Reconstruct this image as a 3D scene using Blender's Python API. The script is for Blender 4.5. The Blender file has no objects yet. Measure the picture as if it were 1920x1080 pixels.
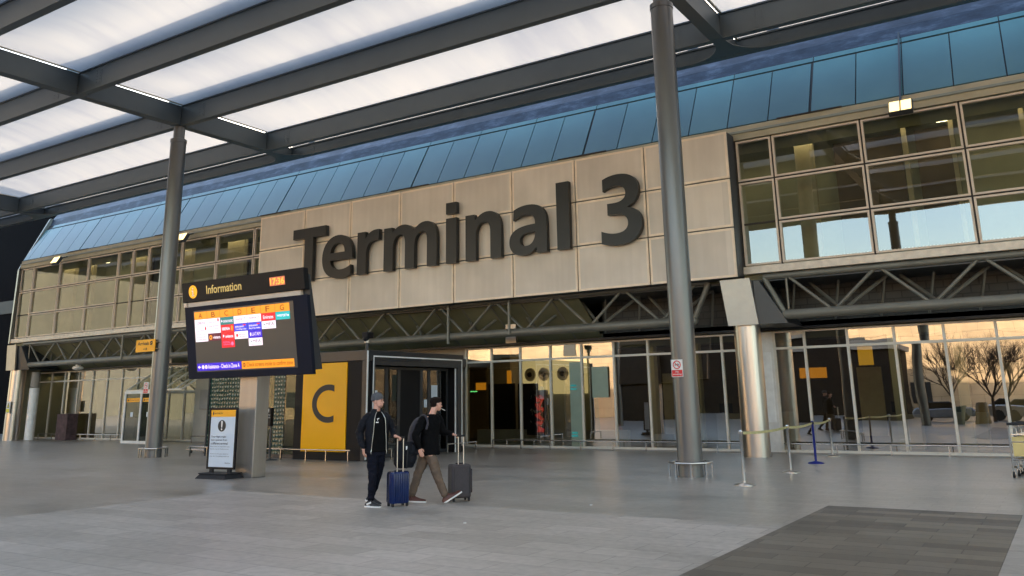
import bpy, bmesh, math, random
from mathutils import Vector, Matrix
random.seed(7)
sc = bpy.context.scene
# ---------------------------------------------------------------- camera
F_PX = 1580.16
R_ = Vector((0.83853731, 0.54460004, -0.01630859))
U_ = Vector((0.14356749, -0.19198247, 0.97084041))
FW = Vector((-0.52558877, 0.81642729, 0.23917133))
cd = bpy.data.cameras.new("camera"); cam = bpy.data.objects.new("camera", cd)
sc.collection.objects.link(cam)
m = Matrix((R_, U_, -FW)).transposed().to_4x4(); m.translation = (0, 0, 1.7)
cam.matrix_world = m
cd.sensor_width = 36; cd.lens = 36 * F_PX / 1920; cd.shift_y = -180 / 1920
cd.clip_start = 0.1; cd.clip_end = 2000
sc.camera = cam
# ---------------------------------------------------------------- light
SUN_DIR = Vector((-0.45, 0.80, 0.33)).normalized()      # towards the sun
EL = math.asin(SUN_DIR.z); AZ = math.atan2(SUN_DIR.x, SUN_DIR.y)
w = bpy.data.worlds.new("World"); sc.world = w; w.use_nodes = True
nt = w.node_tree; bg = nt.nodes["Background"]
sky = nt.nodes.new("ShaderNodeTexSky"); sky.sky_type = 'NISHITA'; sky.sun_disc = False
sky.sun_elevation = EL; sky.sun_rotation = AZ; sky.air_density = 1.2; sky.dust_density = 2.0
nt.links.new(sky.outputs[0], bg.inputs[0]); bg.inputs[1].default_value = 0.15
ld = bpy.data.lights.new("sun", 'SUN'); ld.energy = 2.1; ld.angle = math.radians(0.5); ld.color = (1, 0.86, 0.66)
sun = bpy.data.objects.new("sun", ld); sc.collection.objects.link(sun)
sun.rotation_euler = (-SUN_DIR).to_track_quat('-Z', 'Y').to_euler(); sun.location = (0, 0, 60)
sc.view_settings.view_transform = 'Standard'; sc.view_settings.look = 'None'
sc.view_settings.exposure = 2.52; sc.view_settings.gamma = 1
sc.cycles.use_denoising = True
sc.cycles.max_bounces = 10; sc.cycles.transparent_max_bounces = 16
sc.cycles.sample_clamp_indirect = 6
sc.cycles.caustics_reflective = False; sc.cycles.caustics_refractive = False

# ---------------------------------------------------------------- materials
MATS = {}
def new_mat(name):
    mt = bpy.data.materials.new(name); mt.use_nodes = True; MATS[name] = mt
    return mt, mt.node_tree, mt.node_tree.nodes["Principled BSDF"]
def N(nt, kind, **kw):
    n = nt.nodes.new("ShaderNode" + kind)
    for k, v in kw.items(): setattr(n, k, v)
    return n
def coords(nt, scale=(1, 1, 1)):
    tc = N(nt, "NewGeometry"); mp = N(nt, "Mapping"); mp.inputs["Scale"].default_value = scale
    nt.links.new(tc.outputs["Position"], mp.inputs[0]); return mp.outputs[0]
def ramp(nt, src, stops):
    r = N(nt, "ValToRGB"); e = r.color_ramp.elements
    while len(e) < len(stops): e.new(0.5)
    for i, (p, c) in enumerate(stops): e[i].position = p; e[i].color = (*c, 1) if len(c) == 3 else c
    nt.links.new(src, r.inputs[0]); return r.outputs[0]
def mat(name, col, rough=0.6, metal=0.0, var=0.12, scale=3.0, stretch=(1, 1, 1), bump=0.0, spec=0.5, det=6):
    mt, nt, p = new_mat(name)
    n = N(nt, "TexNoise"); n.inputs["Scale"].default_value = scale; n.inputs["Detail"].default_value = det
    n.inputs["Roughness"].default_value = 0.6
    nt.links.new(coords(nt, stretch), n.inputs["Vector"])
    a = tuple(max(0, c * (1 - var)) for c in col); b = tuple(min(1, c * (1 + var)) for c in col)
    c = ramp(nt, n.outputs["Fac"], [(0.3, a), (0.7, b)])
    nt.links.new(c, p.inputs["Base Color"])
    rr = N(nt, "MapRange"); rr.inputs["To Min"].default_value = max(0.02, rough * 0.85); rr.inputs["To Max"].default_value = min(1, rough * 1.2)
    nt.links.new(n.outputs["Fac"], rr.inputs["Value"]); nt.links.new(rr.outputs[0], p.inputs["Roughness"])
    p.inputs["Metallic"].default_value = metal; p.inputs["Specular IOR Level"].default_value = spec
    if bump:
        b_ = N(nt, "Bump"); b_.inputs["Strength"].default_value = bump; b_.inputs["Distance"].default_value = 0.02
        nt.links.new(n.outputs["Fac"], b_.inputs["Height"]); nt.links.new(b_.outputs[0], p.inputs["Normal"])
    return mt
EM = 0.32
def emit(name, col, st):
    st = st * EM if name != "lamp_glow" else st
    mt, nt, p = new_mat(name)
    p.inputs["Base Color"].default_value = (*[c * 0.2 for c in col], 1)
    p.inputs["Emission Color"].default_value = (*col, 1); p.inputs["Emission Strength"].default_value = st
    p.inputs["Roughness"].default_value = 0.3
    return mt
def glass(name, tint, refl=0.25, rough=0.004, wav=0.02, wscale=0.7):
    mt, nt, p = new_mat(name); nt.nodes.remove(p)
    out = nt.nodes["Material Output"]
    tr = N(nt, "BsdfTransparent"); tr.inputs[0].default_value = (*tint, 1)
    gl = N(nt, "BsdfGlossy"); gl.inputs["Roughness"].default_value = rough; gl.inputs[0].default_value = (0.86, 0.86, 0.86, 1)
    fr = N(nt, "LayerWeight"); fr.inputs[0].default_value = .5
    pw = N(nt, "Math", operation='POWER'); pw.inputs[1].default_value = 4.0; nt.links.new(fr.outputs["Facing"], pw.inputs[0])
    ad = N(nt, "MapRange")
    ad.inputs["To Min"].default_value = refl; ad.inputs["To Max"].default_value = 1
    nt.links.new(pw.outputs[0], ad.inputs["Value"])
    mx = N(nt, "MixShader"); nt.links.new(ad.outputs[0], mx.inputs[0])
    nt.links.new(tr.outputs[0], mx.inputs[1]); nt.links.new(gl.outputs[0], mx.inputs[2])
    nt.links.new(mx.outputs[0], out.inputs[0])
    n = N(nt, "TexNoise"); n.inputs["Scale"].default_value = wscale; n.inputs["Detail"].default_value = 1.5
    nt.links.new(coords(nt), n.inputs["Vector"])
    b = N(nt, "Bump"); b.inputs["Strength"].default_value = 1.0; b.inputs["Distance"].default_value = wav
    nt.links.new(n.outputs["Fac"], b.inputs["Height"]); nt.links.new(b.outputs[0], gl.inputs["Normal"]); nt.links.new(b.outputs[0], fr.inputs["Normal"])
    return mt

mat("beam", (0.076, 0.096, 0.108), 0.42, var=0.10, scale=0.8)
mat("column_paint", (0.15, 0.152, 0.152), 0.30, metal=0.45, var=0.16, scale=2.0, stretch=(1, 1, .2))
mat("steel", (0.46, 0.43, 0.40), 0.30, metal=1.0, var=0.10, scale=3, stretch=(1, 1, .15))
mat("brushed", (0.42, 0.38, 0.33), 0.38, metal=1.0, var=0.10, scale=2)
mat("totem_steel", (0.36, 0.33, 0.30), 0.42, metal=0.8, var=0.10, scale=4, stretch=(1, 1, .2))
mat("chrome", (0.62, 0.60, 0.57), 0.18, metal=1.0, var=0.05)
mat("dark_metal", (0.028, 0.032, 0.037), 0.38, var=0.15)
mat("porch_dark", (0.007, 0.0065, 0.0075), 0.55, spec=.25, var=0.15)
mat("porch_fascia", (0.018, 0.023, 0.030), 0.35, var=0.15)
mat("truss", (0.17, 0.165, 0.14), 0.4, metal=0.2, var=0.15, scale=2)
mat("frame_paint", (0.64, 0.54, 0.45), 0.4, var=0.08)
mat("frame_white", (0.68, 0.65, 0.58), 0.4, var=0.06)
mat("gasket", (0.02, 0.015, 0.012), 0.6)
mat("eave", (0.24, 0.28, 0.27), 0.4, var=0.10, scale=1.5)
mat("eave_cream", (0.42, 0.39, 0.30), 0.45, var=0.12, scale=2)
mat("sill", (0.72, 0.64, 0.54), 0.45, var=0.15, scale=5)
mat("letter", (0.012, 0.0125, 0.013), 0.36, var=0.15, scale=1.5)
mat("black", (0.004, 0.004, 0.006), 0.5, spec=.25)
mat("rubber", (0.012, 0.012, 0.014), 0.7)
mat("white_paint", (0.72, 0.72, 0.70), 0.4)
mat("trim_white", (0.80, 0.82, 0.82), 0.4)
mat("orange_sign", (0.95, 0.42, 0.01), 0.4, var=.03)
mat("yellow_panel", (0.92, 0.45, 0.0), 0.16, var=0.04, scale=.7, spec=.25)
mat("sign_red", (0.62, 0.02, 0.02), 0.4)
mat("sign_ink", (0.02, 0.02, 0.02), 0.5)
mat("yellow_warn", (0.75, 0.65, 0.02), 0.4)
mat("wall_grey", (0.30, 0.285, 0.26), 0.7, var=0.10, scale=2)
mat("wall_pale", (0.42, 0.38, 0.32), 0.7, var=0.10, scale=2)
mat("inner_olive", (0.36, 0.37, 0.28), 0.8, var=0.2, scale=.5)
mat("inner_dark", (0.11, 0.085, 0.055), 0.8, var=0.35, scale=.7)
mat("inner_floor", (0.10, 0.10, 0.10), 0.25, var=0.2)
mat("inner_ceiling", (0.18, 0.17, 0.12), 0.8, var=0.2)
mat("soffit", (0.17, 0.16, 0.09), 0.6, var=0.25, scale=.8)
mat("curtain", (0.50, 0.45, 0.32), 0.9, var=.1)
mat("navy", (0.006, 0.008, 0.020), 0.6, var=.2, spec=.2)
mat("blue_post", (0.008, 0.02, 0.20), 0.35)
mat("belt", (0.50, 0.46, 0.22), 0.6, var=.2, scale=6)
mat("poster", (0.60, 0.68, 0.76), 0.35, var=0.03)
mat("skin", (0.62, 0.33, 0.24), 0.5, var=0.08, scale=20)
mat("hair", (0.011, 0.006, 0.004), 0.8, var=0.4, scale=60, bump=.8, spec=.15)
mat("stubble", (0.33, 0.17, 0.125), 0.7, var=0.2, scale=60)
mat("beanie", (0.085, 0.09, 0.10), 0.95, var=0.3, scale=50, bump=1.0, stretch=(1, 1, .25))
mat("jacket", (0.005, 0.006, 0.010), 0.7, var=0.35, scale=9, bump=.8, spec=.2)
mat("tshirt", (0.0035, 0.0035, 0.004), 0.9, var=0.3, scale=12, bump=.8, spec=.12)
mat("jeans", (0.006, 0.007, 0.014), 0.85, var=0.35, scale=14, bump=.8, spec=.15)
mat("chino", (0.125, 0.088, 0.062), 0.85, var=0.22, scale=10, bump=.8)
mat("backpack", (0.032, 0.030, 0.040), 0.75, var=0.3, scale=12, bump=.8)
mat("shoe_brown", (0.085, 0.024, 0.014), 0.5, var=.2)
mat("sole_white", (0.72, 0.70, 0.66), 0.5)
mat("case_blue", (0.003, 0.014, 0.075), 0.22, var=.15)
mat("case_grey", (0.040, 0.033, 0.036), 0.7, var=.2, scale=20, bump=.3)
mat("alu", (0.66, 0.62, 0.56), 0.3, metal=1.0)
mat("opp_dark", (0.018, 0.017, 0.016), 0.8, var=.3, spec=.1)
mat("far_black", (0.004, 0.004, 0.005), 0.9, spec=.05)
mat("teal_panel", (0.05, 0.075, 0.065), 0.5, var=.4, scale=1.5)
mat("dark_blue_panel", (0.008, 0.014, 0.018), 0.5, var=.3, scale=.3)
mat("bark", (0.06, 0.035, 0.022), 0.9, var=.3, scale=10, bump=.5)
mat("bin_green", (0.10, 0.13, 0.11), 0.5)
mat("bin_brown", (0.22, 0.13, 0.03), 0.4)
mat("car_paint", (0.25, 0.26, 0.28), 0.25, metal=.3)
mat("car_glass", (0.01, 0.012, 0.014), 0.05)
mat("pale_green", (0.27, 0.34, 0.27), 0.35, var=.06)
mat("reflection_brown", (0.35, 0.10, 0.03), 0.7, var=.3, scale=2)  # colour of a reflection in the glazing, put on a sheet
mat("rust_box", (0.085, 0.055, 0.06), 0.8, var=.5, scale=4)
mat("trolley_panel", (0.62, 0.50, 0.20), 0.4)
glass("glass_upper", (0.66, 0.68, 0.58), refl=0.19, wav=0.004, wscale=.35)
glass("glass_base", (0.50, 0.52, 0.44), refl=0.34, wav=0.005, wscale=.5)
glass("glass_door", (0.30, 0.34, 0.32), refl=0.10, wav=0.004)
glass("glass_teal", (0.50, 0.66, 0.60), refl=0.04, wav=0.002)
glass("glass_clear", (0.75, 0.78, 0.72), refl=0.12, wav=0.004)
emit("lamp_glow", (1.0, 0.72, 0.27), .55)
emit("ceiling_strip", (1.0, 0.85, 0.55), 12)
emit("fill_glow", (1.0, 0.80, 0.50), 7)  # glow of the added strip upstairs
emit("hall_fill_glow", (1.0, 0.66, 0.30), 8)  # glow of the added strip in the hall
emit("wall_glow", (1.0, 0.76, 0.36), .55)
emit("lit_orange", (1.0, 0.36, 0.02), .45)
emit("lit_yellow", (1.0, 0.50, 0.03), .40)
emit("lit_green", (0.2, 1.0, 0.3), 1.0)
emit("scr_dark", (0.05, 0.048, 0.044), 0.45)
emit("scr_orange", (1.0, 0.34, 0.02), 0.62)
emit("scr_white", (1.0, 0.83, 0.93), 0.72)
emit("scr_red", (0.95, 0.01, 0.03), 0.6)
emit("scr_teal", (0.01, 0.18, 0.18), 0.75)
emit("scr_cyan", (0.0, 0.48, 0.50), 0.62)
emit("scr_maroon", (0.10, 0.01, 0.03), 0.75)
emit("scr_blue", (0.03, 0.05, 0.62), 0.75)
emit("scr_indigo", (0.04, 0.01, 0.60), 0.65)
emit("scr_ink", (0.10, 0.06, 0.10), 0.5)
emit("scr_brown", (0.30, 0.06, 0.0), 0.5)
emit("scr_pink", (0.9, 0.20, 0.45), 0.6)
emit("led", (1.0, 0.32, 0.04), 1.1)
emit("led_back", (0.45, 0.12, 0.06), 0.8)
emit("mars_red", (0.9, 0.04, 0.02), .35)
emit("hdr_yellow", (1.0, 0.42, 0.005), 0.60)
emit("hdr_text", (0.70, 0.50, 0.16), 0.42)

# special materials ------------------------------------------------
def mat_etfe():
    mt, nt, p = new_mat("etfe"); nt.nodes.remove(p); out = nt.nodes["Material Output"]
    n = N(nt, "TexNoise"); n.inputs["Scale"].default_value = 1.0; n.inputs["Detail"].default_value = 5; n.inputs["Distortion"].default_value = .4
    nt.links.new(coords(nt, (1.6, 0.25, 1)), n.inputs["Vector"])
    n2 = N(nt, "TexNoise"); n2.inputs["Scale"].default_value = 0.16; n2.inputs["Detail"].default_value = 4
    nt.links.new(coords(nt), n2.inputs["Vector"])
    mx = N(nt, "Math", operation='MULTIPLY_ADD'); mx.inputs[1].default_value = .5
    nt.links.new(n.outputs["Fac"], mx.inputs[0])
    h = N(nt, "Math", operation='MULTIPLY'); h.inputs[1].default_value = .5
    nt.links.new(n2.outputs["Fac"], h.inputs[0]); nt.links.new(h.outputs[0], mx.inputs[2])
    c = ramp(nt, mx.outputs[0], [(0.34, (0.205, 0.205, 0.218)), (0.50, (0.255, 0.248, 0.246)), (0.66, (0.285, 0.270, 0.258))])
    tr = N(nt, "BsdfTranslucent"); nt.links.new(c, tr.inputs[0])
    df = N(nt, "BsdfDiffuse"); df.inputs[0].default_value = (.62, .60, .58, 1)
    m1 = N(nt, "MixShader"); m1.inputs[0].default_value = 0.30
    nt.links.new(tr.outputs[0], m1.inputs[1]); nt.links.new(df.outputs[0], m1.inputs[2])
    tp = N(nt, "BsdfTransparent"); tp.inputs[0].default_value = (.95, .97, 1, 1)
    m2 = N(nt, "MixShader"); m2.inputs[0].default_value = 0.0
    nt.links.new(m1.outputs[0], m2.inputs[1]); nt.links.new(tp.outputs[0], m2.inputs[2])
    nt.links.new(m2.outputs[0], out.inputs[0])
mat_etfe()
def panel_var(nt, inc, lo, hi):
    """a random tone for every panel: position snapped to the panel grid"""
    g = N(nt, "NewGeometry"); a = N(nt, "VectorMath", operation='ADD'); a.inputs[1].default_value = (inc[3], 0, inc[4])
    nt.links.new(g.outputs["Position"], a.inputs[0])
    sn = N(nt, "VectorMath", operation='SNAP'); sn.inputs[1].default_value = inc[:3]; nt.links.new(a.outputs[0], sn.inputs[0])
    wn = N(nt, "TexWhiteNoise"); nt.links.new(sn.outputs[0], wn.inputs["Vector"])
    return ramp(nt, wn.outputs["Value"], [(0, (lo,) * 3), (1, (hi,) * 3)])
def mul(nt, a, b):
    mx = N(nt, "MixRGB", blend_type='MULTIPLY'); mx.inputs[0].default_value = 1
    nt.links.new(a, mx.inputs[1]); nt.links.new(b, mx.inputs[2]); return mx.outputs[0]
def mat_roof():
    mt, nt, p = new_mat("roof_blue")
    n = N(nt, "TexNoise"); n.inputs["Scale"].default_value = .5; n.inputs["Detail"].default_value = 4
    nt.links.new(coords(nt), n.inputs["Vector"])
    c = ramp(nt, n.outputs["Fac"], [(0.3, (0.030, 0.098, 0.104)), (0.7, (0.048, 0.130, 0.134))])
    c = mul(nt, c, panel_var(nt, (1.2825, 60, 60, 1.57 + 1.2825 * 60, 0), .78, 1.14))
    nt.links.new(c, p.inputs["Base Color"]); p.inputs["Roughness"].default_value = 0.28
    p.inputs["Specular IOR Level"].default_value = .7
mat_roof()
def mat_mottle():
    mt, nt, p = new_mat("mottled_metal")
    n = N(nt, "TexNoise"); n.inputs["Scale"].default_value = 2.2; n.inputs["Detail"].default_value = 8; n.inputs["Roughness"].default_value = .7
    nt.links.new(coords(nt, (.5, 1, 1.6)), n.inputs["Vector"])
    c = ramp(nt, n.outputs["Fac"], [(0.34, (0.014, 0.017, 0.027)), (0.52, (0.030, 0.037, 0.056)), (0.70, (0.085, 0.10, 0.135))])
    nt.links.new(c, p.inputs["Base Color"]); p.inputs["Roughness"].default_value = 0.45; p.inputs["Metallic"].default_value = .4
mat_mottle()
def mat_cladding():
    mt, nt, p = new_mat("cladding")
    n = N(nt, "TexNoise"); n.inputs["Scale"].default_value = 3; n.inputs["Detail"].default_value = 4
    nt.links.new(coords(nt, (1.6, 1, .12)), n.inputs["Vector"])
    n2 = N(nt, "TexNoise"); n2.inputs["Scale"].default_value = .45; n2.inputs["Detail"].default_value = 5
    nt.links.new(coords(nt), n2.inputs["Vector"])
    a = ramp(nt, n.outputs["Fac"], [(0.3, (0.675, 0.60, 0.52)), (0.75, (0.735, 0.66, 0.58))])
    b = ramp(nt, n2.outputs["Fac"], [(0.3, (.80, .795, .79)), (0.7, (1.08, 1.07, 1.06))])
    mx = N(nt, "MixRGB", blend_type='MULTIPLY'); mx.inputs[0].default_value = 1
    nt.links.new(a, mx.inputs[1]); nt.links.new(b, mx.inputs[2]); nt.links.new(mul(nt, mx.outputs[0], panel_var(nt, (2.58, 60, 1.503, 28.72 + 2.58 * 9, -5.07 + 1.503 * 9), .90, 1.06)), p.inputs["Base Color"])
    w3 = N(nt, "TexNoise"); w3.inputs["Scale"].default_value = 55; nt.links.new(coords(nt), w3.inputs["Vector"])
    b3 = N(nt, "Bump"); b3.inputs["Strength"].default_value = .25; b3.inputs["Distance"].default_value = .004
    nt.links.new(w3.outputs["Fac"], b3.inputs["Height"]); nt.links.new(b3.outputs[0], p.inputs["Normal"])
    p.inputs["Roughness"].default_value = 0.33; p.inputs["Specular IOR Level"].default_value = .45
mat_cladding()
mat("clad_edge", (0.84, 0.70, 0.55), 0.4, var=.1)
def mat_paving(name, cols, bw, bh, mortar, rough, mort_mix=0.55, big=None, off=(0, 0)):
    mt, nt, p = new_mat(name)
    v = coords(nt, (1, 1, 1)); nt.nodes[-1].inputs["Location"].default_value = (off[0], off[1], 0)
    br = N(nt, "TexBrick"); br.offset = .5; br.inputs["Scale"].default_value = 1
    br.inputs["Brick Width"].default_value = bw; br.inputs["Row Height"].default_value = bh
    br.inputs["Mortar Size"].default_value = mortar; br.inputs["Mortar Smooth"].default_value = .3
    br.inputs["Color1"].default_value = (*cols[0], 1); br.inputs["Color2"].default_value = (*cols[1], 1)
    br.inputs["Mortar"].default_value = (*[c * mort_mix for c in cols[0]], 1)
    nt.links.new(v, br.inputs["Vector"])
    n = N(nt, "TexNoise"); n.inputs["Scale"].default_value = .35; n.inputs["Detail"].default_value = 8; n.inputs["Roughness"].default_value = .62
    nt.links.new(coords(nt, (.7, 1.4, 1)), n.inputs["Vector"])
    n3 = N(nt, "TexNoise"); n3.inputs["Scale"].default_value = 9; n3.inputs["Detail"].default_value = 6
    nt.links.new(coords(nt), n3.inputs["Vector"])
    st = ramp(nt, n.outputs["Fac"], [(0.27, (.55, .53, .52)), (0.42, (.88, .87, .85)), (0.56, (1.03, 1.01, 1.0)), (0.70, (1.22, 1.17, 1.16))])
    s3 = ramp(nt, n3.outputs["Fac"], [(0.3, (.88, .88, .88)), (0.7, (1.10, 1.10, 1.10))])
    a = N(nt, "MixRGB", blend_type='MULTIPLY'); a.inputs[0].default_value = 1
    nt.links.new(br.outputs["Color"], a.inputs[1]); nt.links.new(st, a.inputs[2])
    b = N(nt, "MixRGB", blend_type='MULTIPLY'); b.inputs[0].default_value = 1
    nt.links.new(a.outputs[0], b.inputs[1]); nt.links.new(s3, b.inputs[2]); nt.links.new(b.outputs[0], p.inputs["Base Color"])
    vo = N(nt, "TexVoronoi"); vo.inputs["Scale"].default_value = 1.7; nt.links.new(coords(nt), vo.inputs["Vector"])
    gm_ = ramp(nt, vo.outputs["Distance"], [(0.035, (.62, .60, .58)), (0.06, (1, 1, 1))])
    g2 = N(nt, "MixRGB", blend_type='MULTIPLY'); g2.inputs[0].default_value = .6
    nt.links.new(b.outputs[0], g2.inputs[1]); nt.links.new(gm_, g2.inputs[2]); nt.links.new(g2.outputs[0], p.inputs["Base Color"])
    rr = N(nt, "MapRange"); rr.inputs["To Min"].default_value = rough * .75; rr.inputs["To Max"].default_value = rough * 1.3
    nt.links.new(n.outputs["Fac"], rr.inputs["Value"]); nt.links.new(rr.outputs[0], p.inputs["Roughness"])
    bp = N(nt, "Bump"); bp.inputs["Strength"].default_value = .35; bp.inputs["Distance"].default_value = .004; bp.invert = True
    nt.links.new(br.outputs["Fac"], bp.inputs["Height"]); nt.links.new(bp.outputs[0], p.inputs["Normal"])
    p.inputs["Specular IOR Level"].default_value = .55
mat_paving("paving", ((0.270, 0.247, 0.218), (0.315, 0.290, 0.256)), .60, .30, .006, .33, mort_mix=.78)
mat_paving("paving_dark", ((0.058, 0.050, 0.040), (0.155, 0.134, 0.104)), .85, .30, .008, .42, mort_mix=.6)
mat_paving("paving_light", ((0.335, 0.308, 0.275), (0.42, 0.388, 0.350)), .90, .45, .008, .46, mort_mix=.76)
def mat_stone(name, c1, c2, bw, bh, rough=.7, mort=.6):
    mt, nt, p = new_mat(name)
    tc = N(nt, "NewGeometry"); sp = N(nt, "SeparateXYZ"); cb = N(nt, "CombineXYZ")
    nt.links.new(tc.outputs["Position"], sp.inputs[0])
    nt.links.new(sp.outputs[0], cb.inputs[0]); nt.links.new(sp.outputs[2], cb.inputs[1])
    br = N(nt, "TexBrick"); br.offset = .5; br.inputs["Scale"].default_value = 1
    br.inputs["Brick Width"].default_value = bw; br.inputs["Row Height"].default_value = bh; br.inputs["Mortar Size"].default_value = .02
    br.inputs["Color1"].default_value = (*c1, 1); br.inputs["Color2"].default_value = (*c2, 1); br.inputs["Mortar"].default_value = (*[c * mort for c in c1], 1)
    nt.links.new(cb.outputs[0], br.inputs["Vector"])
    n = N(nt, "TexNoise"); n.inputs["Scale"].default_value = .6; n.inputs["Detail"].default_value = 6
    nt.links.new(tc.outputs["Position"], n.inputs["Vector"])
    s = ramp(nt, n.outputs["Fac"], [(0.3, (.8, .8, .8)), (0.7, (1.1, 1.1, 1.1))])
    a = N(nt, "MixRGB", blend_type='MULTIPLY'); a.inputs[0].default_value = 1
    nt.links.new(br.outputs["Color"], a.inputs[1]); nt.links.new(s, a.inputs[2]); nt.links.new(a.outputs[0], p.inputs["Base Color"])
    p.inputs["Roughness"].default_value = rough
mat_stone("stone_tan", (0.62, 0.43, 0.24), (0.68, 0.48, 0.28), 1.8, .9)
mat_stone("stone_olive", (0.075, 0.075, 0.058), (0.085, 0.085, 0.066), 2.4, 1.2)
mat_stone("block_grey", (0.06, 0.056, 0.05), (0.072, 0.066, 0.058), .45, .22)
def mat_pebble():
    mt, nt, p = new_mat("pebble_glass")
    tc = N(nt, "NewGeometry"); sp = N(nt, "SeparateXYZ"); cb = N(nt, "CombineXYZ")
    nt.links.new(tc.outputs["Position"], sp.inputs[0]); nt.links.new(sp.outputs[0], cb.inputs[0]); nt.links.new(sp.outputs[2], cb.inputs[1])
    mp = N(nt, "Mapping"); mp.inputs["Scale"].default_value = (7.5, 7.5, 1); nt.links.new(cb.outputs[0], mp.inputs[0])
    vo = N(nt, "TexVoronoi"); vo.inputs["Randomness"].default_value = .25; vo.inputs["Scale"].default_value = 1
    nt.links.new(mp.outputs[0], vo.inputs["Vector"])
    c = ramp(nt, vo.outputs["Distance"], [(0.18, (0.22, 0.27, 0.23)), (0.34, (0.012, 0.045, 0.035))])
    nt.links.new(c, p.inputs["Base Color"]); p.inputs["Roughness"].default_value = .15
    b = N(nt, "Bump"); b.inputs["Strength"].default_value = .6; b.inputs["Distance"].default_value = .03; b.invert = True
    nt.links.new(vo.outputs["Distance"], b.inputs["Height"]); nt.links.new(b.outputs[0], p.inputs["Normal"])
mat_pebble()

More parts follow.
